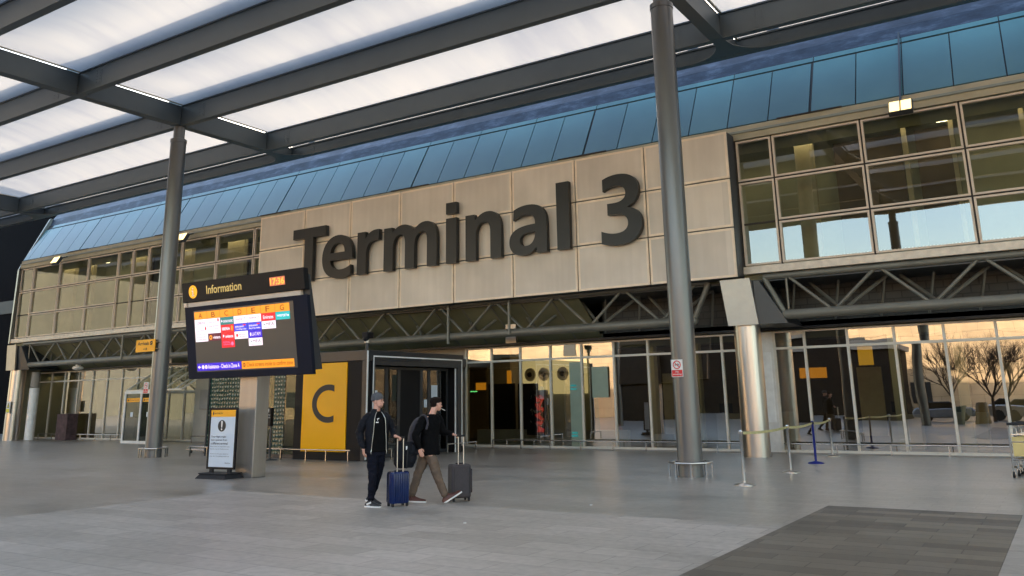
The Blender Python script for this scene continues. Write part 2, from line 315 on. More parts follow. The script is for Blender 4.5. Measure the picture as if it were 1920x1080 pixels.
# ---------------------------------------------------------------- mesh helpers
COL = sc.collection; WORLD = set()
class MB:
    def __init__(s): s.v = []; s.f = []; s.mi = []; s.m = 0
    def mat(s, i): s.m = i; return s
    def add(s, vs, fs):
        o = len(s.v); s.v += [tuple(v) for v in vs]
        s.f += [tuple(i + o for i in f) for f in fs]; s.mi += [s.m] * len(fs); return s
    def box(s, x0, x1, y0, y1, z0, z1):
        return s.add([(x0, y0, z0), (x1, y0, z0), (x1, y1, z0), (x0, y1, z0), (x0, y0, z1), (x1, y0, z1), (x1, y1, z1), (x0, y1, z1)],
                     [(0, 3, 2, 1), (4, 5, 6, 7), (0, 1, 5, 4), (1, 2, 6, 5), (2, 3, 7, 6), (3, 0, 4, 7)])
    def hexa(s, p):   # 8 points, bottom ring then top ring
        return s.add(p, [(0, 3, 2, 1), (4, 5, 6, 7), (0, 1, 5, 4), (1, 2, 6, 5), (2, 3, 7, 6), (3, 0, 4, 7)])
    def bar(s, a, b, w, h=None):   # rectangular bar between points
        h = h or w; a = Vector(a); b = Vector(b); d = (b - a).normalized()
        up = Vector((0, 0, 1)) if abs(d.z) < .95 else Vector((0, 1, 0))
        sd = d.cross(up).normalized() * (w / 2); u2 = sd.cross(d).normalized() * (h / 2)
        p = [a - sd - u2, a + sd - u2, a + sd + u2, a - sd + u2, b - sd - u2, b + sd - u2, b + sd + u2, b - sd + u2]
        return s.hexa(p)
    def tube(s, a, b, r, r2=None, n=16, cap=True):
        r2 = r if r2 is None else r2; a = Vector(a); b = Vector(b); d = (b - a).normalized()
        up = Vector((0, 0, 1)) if abs(d.z) < .9 else Vector((1, 0, 0))
        x = d.cross(up).normalized(); y = x.cross(d).normalized(); vs = []
        for (c, rr) in ((a, r), (b, r2)):
            for i in range(n):
                t = 2 * math.pi * i / n; vs.append(c + x * (rr * math.cos(t)) + y * (rr * math.sin(t)))
        fs = [(i, (i + 1) % n, n + (i + 1) % n, n + i) for i in range(n)]
        if cap: fs += [tuple(range(n))[::-1], tuple(range(n, 2 * n))]
        return s.add(vs, fs)
    def path(s, pts, r, n=10):
        for a, b in zip(pts[:-1], pts[1:]): s.tube(a, b, r, n=n)
        return s
    def lathe(s, c, prof, n=24):
        c = Vector(c); vs = []; k = len(prof)
        for (r, z) in prof:
            for i in range(n):
                t = 2 * math.pi * i / n; vs.append(c + Vector((r * math.cos(t), r * math.sin(t), z)))
        fs = [(j * n + i, j * n + (i + 1) % n, (j + 1) * n + (i + 1) % n, (j + 1) * n + i) for j in range(k - 1) for i in range(n)]
        fs += [tuple(range(n))[::-1], tuple(range((k - 1) * n, k * n))]
        return s.add(vs, fs)
    def prism(s, poly, y0, y1):  # poly in x,z
        n = len(poly); vs = [(x, y0, z) for x, z in poly] + [(x, y1, z) for x, z in poly]
        fs = [tuple(range(n)), tuple(range(n, 2 * n))[::-1]] + [(i, n + i, n + (i + 1) % n, (i + 1) % n) for i in range(n)]
        return s.add(vs, fs)
    def disc(s, c, r, y, n=24, rz=None, t0=0, t1=2 * math.pi):
        rz = rz or r
        vs = [(c[0] + r * math.cos(t0 + (t1 - t0) * i / n), y, c[1] + rz * math.sin(t0 + (t1 - t0) * i / n)) for i in range(n)]
        return s.add(vs, [tuple(range(n))])
    def ball(s, c, rx, ry=None, rz=None, n=14, X=None, Y=None, Z=None):
        ry = ry or rx; rz = rz or rx; c = Vector(c)
        X = X or Vector((1, 0, 0)); Y = Y or Vector((0, 1, 0)); Z = Z or Vector((0, 0, 1))
        k = n; vs = [c + Z * rz]; m_ = n // 2
        for j in range(1, m_):
            ph = math.pi * j / m_
            for i in range(k):
                t = 2 * math.pi * i / k
                vs.append(c + X * (rx * math.sin(ph) * math.cos(t)) + Y * (ry * math.sin(ph) * math.sin(t)) + Z * (rz * math.cos(ph)))
        vs.append(c - Z * rz); last = len(vs) - 1; fs = []
        for i in range(k): fs.append((0, 1 + i, 1 + (i + 1) % k))
        for j in range(m_ - 2):
            for i in range(k):
                a = 1 + j * k + i; b = 1 + j * k + (i + 1) % k; fs.append((a, a + k, b + k, b))
        for i in range(k): fs.append((last, last - k + (i + 1) % k, last - k + i))
        return s.add(vs, fs)
    def build(s, name, mats, parent=None, bevel=0, smooth=False, xf=None, fix=True):
        me = bpy.data.meshes.new(name)
        vs = [xf @ Vector(v) for v in s.v] if xf else s.v
        me.from_pydata([tuple(v) for v in vs], [], s.f)
        if isinstance(mats, str): mats = [mats]
        for mm in mats: me.materials.append(MATS[mm])
        for i, p in enumerate(me.polygons): p.material_index = s.mi[i]
        if fix:
            bm = bmesh.new(); bm.from_mesh(me); bmesh.ops.recalc_face_normals(bm, faces=bm.faces); bm.to_mesh(me); bm.free()
        o = bpy.data.objects.new(name, me); COL.objects.link(o)
        if parent is not None:
            o.parent = parent
            if parent.name in WORLD: o.matrix_parent_inverse = Matrix.Translation(-Vector(parent.location))
        if bevel:
            b = o.modifiers.new("bevel", 'BEVEL'); b.width = bevel; b.segments = 2; b.limit_method = 'ANGLE'; b.angle_limit = math.radians(40)
        if smooth:
            for p in me.polygons: p.use_smooth = True
            try: me.set_sharp_from_angle(angle=math.radians(42))
            except Exception: pass
        return o
def thing(name, label, cat, loc=(0, 0, 0), rz=0, group=None, world=True):
    o = bpy.data.objects.new(name, None); COL.objects.link(o); o.location = loc; o.rotation_euler = (0, 0, rz)
    o.empty_display_size = .3
    o["label"] = label; o["category"] = cat
    if group: o["group"] = group
    if world: WORLD.add(o.name)
    return o
def tag(o, label, cat, group=None):
    o["label"] = label; o["category"] = cat
    if group: o["group"] = group
    return o
def children(o): return [c for c in bpy.data.objects if c.parent == o]
def copy_tree(o, parent=None):
    c = o.copy(); COL.objects.link(c)
    if parent is not None:
        c.parent = parent; c.matrix_parent_inverse = o.matrix_parent_inverse.copy()
    for ch in children(o): copy_tree(ch, c)
    return c
def struct(o): o["kind"] = "structure"; return o

def text_mesh(txt, name="t", bold=0.0, space=1.0):
    """flat outline of the built-in font as (verts, faces) in x,y; normalised later"""
    cu = bpy.data.curves.new("t", 'FONT'); cu.body = txt; cu.size = 1; cu.offset = bold; cu.fill_mode = 'FRONT'; cu.space_character = space
    cu.resolution_u = 4
    o = bpy.data.objects.new("t", cu); COL.objects.link(o)
    dg = bpy.context.evaluated_depsgraph_get(); dg.update()
    me = bpy.data.meshes.new_from_object(o.evaluated_get(dg))
    vs = [(v.co.x, v.co.y) for v in me.vertices]; fs = [tuple(p.vertices) for p in me.polygons]
    COL.objects.unlink(o); bpy.data.objects.remove(o); bpy.data.meshes.remove(me); bpy.data.curves.remove(cu)
    return vs, fs
def put_text(mb, txt, x0, x1, z0, z1, y, mi=0, bold=0.0, depth=0, keep=False, fn=None):
    """fits text into the box x0..x1, z0..z1 on the plane y (facing -Y)"""
    vs, fs = text_mesh(txt, bold=bold)
    if not vs: return
    ax = min(v[0] for v in vs); bx = max(v[0] for v in vs); ay = min(v[1] for v in vs); by = max(v[1] for v in vs)
    sx = (x1 - x0) / (bx - ax); sz = (z1 - z0) / max(1e-6, by - ay)
    if keep:
        k = min(sx, sz); cx = (x0 + x1) / 2; cz = (z0 + z1) / 2
        x0 = cx - k * (bx - ax) / 2; z0 = cz - k * (by - ay) / 2; sx = sz = k
    pts = [(x0 + (v[0] - ax) * sx, z0 + (v[1] - ay) * sz) for v in vs]
    mb.mat(mi); n = len(pts)
    P3 = (lambda a, b, c: fn(a, b, c)) if fn else (lambda a, b, c: (a, b, c))
    V = [P3(p[0], y, p[1]) for p in pts]
    mb.add(V, fs)
    if depth:
        V2 = [P3(p[0], y + depth, p[1]) for p in pts]; cnt = {}
        for f in fs:
            for i in range(len(f)):
                e = (f[i], f[(i + 1) % len(f)]); cnt[tuple(sorted(e))] = cnt.get(tuple(sorted(e)), 0) + 1
        side = []
        for f in fs:
            for i in range(len(f)):
                a, b = f[i], f[(i + 1) % len(f)]
                if cnt[tuple(sorted((a, b)))] == 1: side.append((a, b, b + n, a + n))
        mb.add(V + V2, side + [tuple(i + n for i in f)[::-1] for f in fs])

# ================================================================ GROUND
g = MB().add([(-260, -260, 0), (260, -260, 0), (260, 260, 0), (-260, 260, 0)], [(0, 1, 2, 3)]).build("ground", "paving"); struct(g)
struct(MB().box(-14.6, -3.5, 1.0, 12.0, -.05, .004).build("pavement_light", "paving_light"))
struct(MB().box(-3.496, -0.86, 1.0, 14.45, -.05, .006).build("pavement_dark", "paving_dark"))
struct(MB().box(-0.856, 6, 1.0, 12.6, -.05, .004).build("pavement_pale", "paving_light"))

# ================================================================ TERMINAL BUILDING
XL, XR = -49.6, 14.0
SX0, SX1 = -28.7, -7.8          # sign cladding
tb = thing("terminal_building", "long airport terminal with blue sloping roof, gridded upper windows and a glazed ground floor", "building", (-20, 26.7, 0))
# --- structure shell: upper floor, back, soffit, ground slab
s = MB()
s.box(XL, XR, 25.12, 33, 5.0, 5.2)            # upper floor slab
s.build("floor_slab", "soffit", tb)
MB().box(XL + .2, XR - .2, 25.16, 44.8, 9.55, 9.8).build("ceiling_slab", "inner_olive", tb)
s = MB(); s.box(XL, XR, 28.0, 28.2, 5.2, 9.55)
s.box(XL, XL + .2, 25.1, 45, 0, 9.85); s.box(XR - .2, XR, 25.1, 45, 0, 9.85); s.box(XL, XR, 44.8, 45, 0, 9.55)
s.build("wall", "inner_olive", tb)
s = MB()                                      # partitions seen through the upper windows
for x, wd in ((-47.3, 1.1), (-44.9, .5), (-41.0, 1.3), (-36.6, .7), (-33.2, 1.2), (-30.6, .5), (-6.3, .55), (-3.2, .12), (-1.95, .12), (-1.7, .12), (-.2, .12), (2.4, .9)):
    s.box(x, x + wd, 26.2, 26.4, 5.2, 9.55)
s.build("partition", "curtain", tb)
s = MB()
for x, wd in ((-42.0, .9), (-34.6, 1.2), (-5.4, 2.0), (-3.0, 1.0), (1.0, 1.2)):
    s.box(x, x + wd, 27.6, 27.7, 5.2, 9.55)
s.build("screen_wall", "inner_dark", tb)
s = MB()
for x in (-44.5, -2.3): s.box(x, x + .35, 26.9, 26.96, 9.50, 9.54)
s.build("ceiling_light", "ceiling_strip", tb)
MB().box(XL + .2, XR - .2, 25.85, 25.9, 9.2, 9.545).build("added_downstand", "inner_olive", tb)  # added downstand, only hides the glowing strip behind it
MB().box(XL + .3, XR - .3, 26.0, 26.08, 9.50, 9.54).build("added_fill_strip", "fill_glow", tb)  # added unseen strip that brightens the rooms behind the upper windows
MB().box(XL + .2, XR - .2, 27.1, 27.14, 3.40, 3.675).build("added_downstand", "inner_olive", tb)  # second added downstand, keeps the hall strip out of sight
MB().box(XL + .3, XR - .3, 27.22, 27.30, 3.63, 3.67).build("added_fill_strip", "hall_fill_glow", tb)  # added unseen strip, warm fill for the ground floor hall
# white slatted radiator strip along the sill
for a, b in ((-49.3, -28.8), (-7.6, 8)):
    x = a; s = MB(); s.box(a, b, 25.345, 25.355, 5.48, 5.60)
    while x < b: s.box(x, x + .035, 25.3, 25.34, 5.48, 5.62); x += .09
    s.build("radiator", "frame_white", tb)
# --- eave, sill
s = MB()
s.mat(0).box(XL, XR, 24.93, 25.15, 9.42, 9.62).mat(1).box(XL, XR, 24.88, 25.2, 9.62, 9.70).mat(0).box(XL, XR, 24.95, 25.2, 9.70, 9.86)
s.build("gutter", ["eave_cream", "eave"], tb, bevel=.01)
for a, b in ((XL, SX0 + .1), (SX1, XR)): MB().box(a, b, 24.86, 25.2, 5.22, 5.44).build("sill_beam", "sill", tb, bevel=.012)
# --- roof: dark backing + blue panels
B0 = Vector((0, 25.0, 9.86)); B1 = Vector((0, 26.15, 11.88)); B2 = Vector((0, 26.27, 12.09))
def strip(mb, a, b, x0, x1, t=.03):
    d = (b - a).normalized(); n = Vector((0, -d.z, d.y)) * t
    p = [Vector((x0, a.y, a.z)), Vector((x1, a.y, a.z)), Vector((x1, b.y, b.z)), Vector((x0, b.y, b.z))]
    q = [v + n for v in p]
    mb.hexa([p[0], p[1], p[2], p[3], q[0], q[1], q[2], q[3]])
s = MB(); strip(s, B0, B1, XL, XR, -.05); strip(s, B1, B2, XL, XR, -.05)
s.add([(XL, 26.7, 9.86), (XL, 25.0, 9.86), (XL, 26.15, 11.88), (XL, 26.3, 12.05)], [(0, 1, 2, 3)])
s.build("roof_backing", "gasket", tb)
PW = 1.2825; x = -1.57 - PW * 39
k = 0; rf = MB()
while x < XR:
    a = max(x, XL + .05); gap = .022
    gl = .07 if (k % 6) == 5 else gap
    if x + PW > a + .2:
        strip(rf, B0 + (B1 - B0) * .012, B0 + (B1 - B0) * .978, a + .012, x + PW - gl + .0, .035)
        if k % 2 == 0:
            x2 = min(x + 2 * PW, XR)
            strip(rf, B1 + (B2 - B1) * .12, B2 - (B2 - B1) * .06, a + .01, x2 - .02, .035)
    x += PW; k += 1
rf.build("roof", "roof_blue", tb)
s = MB()
x = -1.57 - PW * 39; k = 0
while x < XR:
    if k % 6 == 5 and x > XL: s.box(x + PW - 1.0, x + PW + .9, 24.92, 24.97, 9.865, 9.905)
    x += PW; k += 1
s.build("snow_guard", "gasket", tb)
# mottled upper band, curved
prof = [(26.31, 12.10), (26.44, 12.55), (26.75, 13.0), (27.3, 13.38), (28.4, 13.65)]
s = MB()
for (y0, z0), (y1, z1) in zip(prof[:-1], prof[1:]):
    s.add([(XL, y0, z0), (XR, y0, z0), (XR, y1, z1), (XL, y1, z1)], [(0, 1, 2, 3)])
s.add([(XL, 28.4, 13.65), (XR, 28.4, 13.65), (XR, 45, 13.65), (XL, 45, 13.65)], [(0, 1, 2, 3)])
s.add([(XR, 45, 9.5), (XL, 45, 9.5), (XL, 45, 13.65), (XR, 45, 13.65)], [(0, 1, 2, 3)])
for X in (XL, XR): s.add([(X, 26.7, 9.8), (X, 45, 9.8), (X, 45, 13.65), (X, 28.4, 13.65), (X, 26.7, 12.95), (X, 26.4, 12.3)], [(0, 1, 2, 3, 4, 5)])
s.build("parapet", "mottled_metal", tb, smooth=False)
s = MB(); s.box(XL, XR, 26.27, 26.31, 12.08, 12.12)
s.build("parapet_edge", "gasket", tb)
s = MB(); s.hexa([(XL - .35, 24.95, 0 + 9.4), (XL, 24.85, 9.4), (XL, 27.2, 9.4), (XL - .35, 27.2, 9.4), (XL - .35, 26.4, 12.6), (XL, 26.3, 12.6), (XL, 28, 12.6), (XL - .35, 28, 12.6)])
s.hexa([(XL - .3, 24.9, 5.2), (XL, 24.8, 5.2), (XL, 27.2, 5.2), (XL - .3, 27.2, 5.2), (XL - .35, 24.95, 9.4), (XL, 24.85, 9.4), (XL, 27.2, 9.4), (XL - .35, 27.2, 9.4)])
s.build("end_trim", "truss", tb)
# --- upper windows
ROWS = [(5.46, 6.75), (6.75, 8.07), (8.07, 9.40)]
def upper_window(x0, x1, z0, z1):
    fw = .055
    s = MB()
    yo, yi = 24.95, 25.06
    s.box(x0 + .025, x0 + .025 + fw, yo, yi, z0 + .025, z1 - .025); s.box(x1 - .025 - fw, x1 - .025, yo, yi, z0 + .025, z1 - .025)
    s.box(x0 + .025 + fw, x1 - .025 - fw, yo, yi, z0 + .025, z0 + .025 + fw); s.box(x0 + .025 + fw, x1 - .025 - fw, yo, yi, z1 - .025 - fw, z1 - .025)
    o = s.build("window", "frame_paint", tb)
    # pane very slightly out of true, as real panes are
    r = random.uniform(-.006, .006); t = random.uniform(-.005, .005); yp = 25.02
    MB().add([(x0 + .08, yp - r - t, z0 + .08), (x1 - .08, yp + r - t, z0 + .08), (x1 - .08, yp + r + t, z1 - .08), (x0 + .08, yp - r + t, z1 - .08)], [(0, 1, 2, 3)]).build("pane", "glass_upper", o, fix=False)
LX = [-49.5, -48.16, -45.52, -42.80, -40.11, -38.86, -37.56, -34.96, -32.40, -29.84, -28.55]
RX = [-7.78, -6.66, -4.09, -1.53, 1.02, 3.57, 6.12, 8.67, 11.22, 13.7]
for xs, tall in ((LX, {0, 4, 5}), (RX, {0})):
    back = MB()
    for i in range(len(xs) - 1):
        a, b = xs[i], xs[i + 1]
        if i in tall:
            upper_window(a, b, 5.46, 8.07); upper_window(a, b, *ROWS[2])
        else:
            for r in ROWS: upper_window(a, b, *r)
    for x in xs: back.box(x - .024, x + .024, 24.975, 25.05, 5.44, 9.42)
    for z in (6.75, 8.07): back.box(xs[0], xs[-1], 24.98, 25.045, z - .024, z + .024)
    back.build("mullion", "gasket", tb)
# --- zone behind the trusses, sloping panels + soffit
s = MB()
s.mat(0).add([(XL, 25.15, 5.0), (-13.6, 25.15, 5.0), (-13.6, 26.9, 3.7), (XL, 26.9, 3.7)], [(0, 1, 2, 3)])
s.build("soffit_panel", "soffit", tb)
s = MB(); s.box(-13.6, XR, 26.9, 27.0, 3.75, 5.0); s.build("block_wall", "block_grey", tb)
s = MB()
x = XL + .4
while x < XR:
    s = MB()
    if x < -13.7: s.bar((x, 25.2, 4.95), (x, 26.85, 3.73), .05, .04)
    else: s.bar((x + .3, 26.1, 5.0), (x + .0, 26.6, 3.9), .06, .05)
    s.build("batten", "truss", tb)
    x += 1.28
s = MB(); s.box(XL, XR, 26.62, 26.9, 3.66, 3.74); s.box(XL, XR, 25.0, 26.9, 4.98, 5.04)
s.build("head_beam", "dark_metal", tb)
# --- trusses
def truss(x0, x1, nodes_top, ends=(True, True), y=24.98, yb=26.1):
    s = MB(); zt, zb, r = 5.13, 3.97, .12
    xb0 = x0 + .55 if ends[0] else x0; xb1 = x1 - .55 if ends[1] else x1
    s.tube((x0, y, zt - .02), (x1, y, zt - .02), .09); s.tube((xb0, y, zb), (xb1, y, zb), r + .02, n=18)
    if ends[0]: s.tube((x0, y, zt - .05), (xb0, y, zb), .085); s.ball((xb0, y, zb), r + .02)
    if ends[1]: s.tube((x1, y, zt - .05), (xb1, y, zb), .085); s.ball((xb1, y, zb), r + .02)
    pr = [xb0] + sorted(nodes_top)
    for i, t in enumerate(nodes_top):
        for d in (-1.27, 1.27):
            b = t + d
            if b < xb0 - .1 or b > xb1 + .1: continue
            s.tube((t + (.1 if d > 0 else -.1), y, zt - .08), (b - (.07 if d > 0 else -.07), y, zb + .08), .048, n=10)
            s.tube((t + (.35 if d > 0 else .1), yb, zt - .1), (b + (.2 if d > 0 else .1), y + .45, zb + .02), .05, n=8)
    for t in (xb0 + .1, xb1 - .1): s.tube((t, y, zt - .1), (t, y, zb), .035, n=8)
    s.tube((x0, yb, zt - .05), (x1, yb, zt - .05), .06)
    return s.build("truss", "truss", tb, smooth=True)
def nodes(a, b, x0=-4.09, step=2.553):
    k0 = math.ceil((a - x0) / step); return [x0 + step * k for k in range(k0, int((b - x0) / step) + 1)]
truss(-48.35, -29.6, [-47.75 + 2.62 * i for i in range(7)], (True, True))
truss(-28.7, -8.95, [-27.03 + 2.53 * i for i in range(8)], (True, True))
truss(-7.25, 13.9, [-6.62] + nodes(-5, 13), (True, False))
s = MB()
for x in (-16.9, -36.8):
    s.box(x - .22, x + .22, 26.0, 26.1, 3.7, 5.1)
s.build("brace_plate", "brushed", tb)
for x in (-16.19, -18.85, -38.9): MB().tube((x, 24.82, 3.7 if x == -18.85 else 3.9), (x, 24.82, 5.1), .05, n=8).build("hanger", "truss", tb)
# --- steel columns with capitals
for x in (-48.6, -28.35, -7.88):
    if x == -28.35:
        continue
    c = MB().tube((x, 25.0, 0), (x, 25.0, 3.72), .385, n=40).build("column", "steel", tb, smooth=True)
    MB().hexa([(x - .39, 24.50, 3.70), (x + .51, 24.50, 3.70), (x + .51, 24.58, 3.70), (x - .39, 24.58, 3.70), (x - .55, 24.50, 5.06), (x + .35, 24.50, 5.06), (x + .35, 24.58, 5.06), (x - .55, 24.58, 5.06)]).build("capital_plate", "brushed", c)
    MB().box(x - .42, x + .40, 24.585, 26.6, 3.735, 5.0).build("capital", "dark_metal", c)
    d = MB(); d.hexa([(x + .41, 24.65, 3.72), (x + 1.25, 24.9, 3.72), (x + 1.25, 26.5, 3.72), (x + .41, 26.5, 3.72),
                      (x + .41, 24.65, 4.98), (x + .55, 24.7, 4.98), (x + .55, 26.5, 4.98), (x + .41, 26.5, 4.98)])
    d.build("gusset", "dark_metal", c)
# --- ground floor: windows
def base_window(x0, x1, z0=.10, z1=3.62, tz=3.10, fr="frame_white", gm="glass_base", w2=.035, y=26.7, par=tb, low=None):
    s = MB(); ya, yb = y - .05, y + .06
    s.box(x0 - w2, x0 + w2, ya, yb, 0.0, z1)
    s.box(x0 + w2, x1 - w2, ya, yb, 0.02, z0); s.box(x0 + w2, x1 - w2, ya, yb, tz - .035, tz + .035); s.box(x0 + w2, x1 - w2, ya, yb, z1 - .05, z1)
    o = s.build("window", fr, par)
    for a, b in ((z0, tz - .035), (tz + .035, z1 - .05)):
        r = random.uniform(-.005, .005); t = random.uniform(-.006, .006)
        MB().add([(x0 + w2, y - r - t, a), (x1 - w2, y + r - t, a), (x1 - w2, y + r + t, b), (x0 + w2, y - r + t, b)], [(0, 1, 2, 3)]).build("pane", gm, o, fix=False)
    return o
xs = [-49.45, -48.2, -46.87, -45.5, -44.15, -42.82, -41.5, -40.16, -38.83, -37.5, -36.3, -35.4]
for a, b in zip(xs[:-1], xs[1:]): base_window(a, b)
xs = [-19.4, -18.22, -16.94, -15.66, -14.39, -13.13, -11.85, -10.57, -9.28, -8.2]
for a, b in zip(xs[:-1], xs[1:]): base_window(a, b)
xs = [-7.6, -6.68, -5.43, -4.14, -2.84, -1.55, -.26, 1.03, 2.6, 4, 6, 8, 10, 12, 13.9]
for a, b in zip(xs[:-1], xs[1:]): base_window(a, b)
s = MB(); s.box(-8.2, -7.64, 26.66, 26.78, 0, 3.62); s.build("blank_panel", "white_paint", tb, bevel=.01)
s = MB(); s.box(-8.12, -7.72, 26.645, 26.66, .9, 3.0); s.box(-8.10, -7.74, 26.63, 26.645, .92, 2.98)
s.mat(0); s.build("service_door", "trim_white", tb)
s = MB(); s.box(-35.4, -30.0, 26.6, 26.8, 0, 3.66); s.box(-30.0, -19.4, 26.8, 26.9, 0, 3.66)
s.build("concrete_wall", "wall_pale", tb)
s = MB(); s.box(XL, XR, 26.58, 26.66, 0.0, .03); s.build("threshold", "wall_grey", tb)
# ground floor interior
s = MB(); s.box(XL + .2, XR - .2, 26.85, 44.8, -.02, .02); s.build("hall_floor", "inner_floor", tb)
s = MB(); s.box(XL + .2, XR - .2, 26.9, 44.8, 3.68, 3.9); s.build("hall_ceiling", "inner_ceiling", tb)
s = MB(); s.mat(0).box(XL + .2, -35, 30.5, 30.6, .02, 3.68); s.mat(0).box(-20.4, -16.6, 31.5, 31.6, .02, 3.68)
s.mat(1).box(-35, -16.6, 33, 33.1, .02, 3.68); s.mat(1).box(-16.6, XR, 33, 33.1, .02, 3.68)
s.mat(1).box(-20.5, -20.4, 29.6, 31.5, .02, 3.68)
s.build("hall_wall", ["inner_olive", "inner_dark"], tb)
s = MB()
for x in (-42, -18.2, -13.4, -4.5):
    s.box(x, x + .25, 28.6, 28.66, 3.64, 3.69)
s.build("hall_light", "ceiling_strip", tb)
s = MB()   # pale column inside and kiosk blocks
s.tube((-18.95, 29.5, 0), (-18.95, 29.5, 3.68), .24, n=24); s.build("hall_column", "wall_pale", tb, smooth=True)
s = MB(); s.box(-19.3, -13.0, 27.25, 27.45, 0.02, .62); s.build("counter", "wall_pale", tb)
s = MB(); s.box(-19.0, -17.9, 27.6, 27.8, .62, 2.3); s.box(-18.3, -17.6, 28.6, 29.0, .02, 2.3); s.build("kiosk", "black", tb)
s = MB()
for i_, x in enumerate((-12.2, -10.6, -9.0, -5.0, -3.2, -1.0, 1.4, 4)):
    s.mat(0).box(x, x + .9, 29.4, 30.0, .02, 1.05 + .05 * (i_ % 3)); s.mat(1).box(x + .1, x + .55, 29.5, 29.56, 1.12, 1.45)
s.build("desk", ["wall_grey", "black"], tb)
s = MB()
for x in (-47.5, -44.6, -41.8, -39.0, -12.9, -11.2, -8.6, -4.7, -2.9, -.6, 2.2): s.box(x, x + .28, 28.9, 29.2, .02, 3.68)
s.build("pier", "inner_olive", tb)
s = MB()
for x, a in ((-13.6, 1.0), (-6.3, .8), (-1.9, 1.3)): s.box(x, x + a, 31.9, 32, .3, 2.6)
s.build("wall_picture", "curtain", tb)
# lit back wall with three round openings
s = MB().box(-20.3, -16.7, 31.40, 31.45, 1.9, 3.4); s.build("lit_wall", "wall_glow", tb)
for i, x in enumerate((-19.4, -18.72, -17.8)):
    o = MB().lathe((0, 0, 0), [(.10, 0), (.26, 0), (.28, .04), (.24, .09), (.12, .09)], n=28).build("porthole", "frame_white", tb, smooth=True)
    o.matrix_parent_inverse = Matrix.Translation(-Vector(tb.location)); o.location = (x, 31.36, 2.72); o.rotation_euler = (math.radians(90), 0, 0)
    o2 = MB().ball((0, 0, .05), .13, n=14).build("porthole_lens", "black", o, smooth=True)

s = MB(); s.prism([(-14.2, .1), (-13.1, .1), (-13.55, .9), (-13.7, 2.4), (-14.3, 2.4)], 27.6, 27.7); s.build("reflection_sheet", "reflection_brown", tb)  # orange-brown reflection in the pane, made as a coloured sheet inside
# ---- terminal sign
ts = thing("terminal_sign", "beige panelled fascia carrying the huge dark lettering Terminal 3", "sign", (-18.2, 24.3, 5.08))
s = MB(); s.box(SX0, SX1, 24.36, 24.95, 5.10, 9.56); s.build("sign_box", "dark_metal", ts)
pn = MB(); ed = MB()
jx = [SX0, -25.95, -23.35, -20.77, -18.21, -15.65, -13.12, -10.57, SX1]; jz = [5.08, 6.59, 8.09, 9.59]
for i in range(8):
    for j in range(3):
        a, b, c, d = jx[i] + .02, jx[i + 1] - .02, jz[j] + .02, jz[j + 1] - .02; e = .07
        pn.box(a + e, b - e, 24.30, 24.35, c + e, d - e)
        ed.box(a, a + e, 24.295, 24.35, c, d); ed.box(b - e, b, 24.295, 24.35, c, d)
        ed.box(a + e, b - e, 24.295, 24.35, c, c + e); ed.box(a + e, b - e, 24.295, 24.35, d - e, d)
pn.build("panel", "cladding", ts); ed.build("panel_edge", "clad_edge", ts)
from mathutils.geometry import tessellate_polygon
def outline(seq):
    """list of points; a tuple of three points is a bezier from the last point"""
    out = []
    for q in seq:
        if isinstance(q[0], tuple):
            p0 = out[-1]; p1, p2, p3 = q
            for k in range(1, 11):
                t = k / 10; u = 1 - t
                out.append(tuple(u ** 3 * p0[i] + 3 * u * u * t * p1[i] + 3 * u * t * t * p2[i] + t ** 3 * p3[i] for i in (0, 1)))
        else: out.append(q)
    return out
def B(*p): return tuple(p)
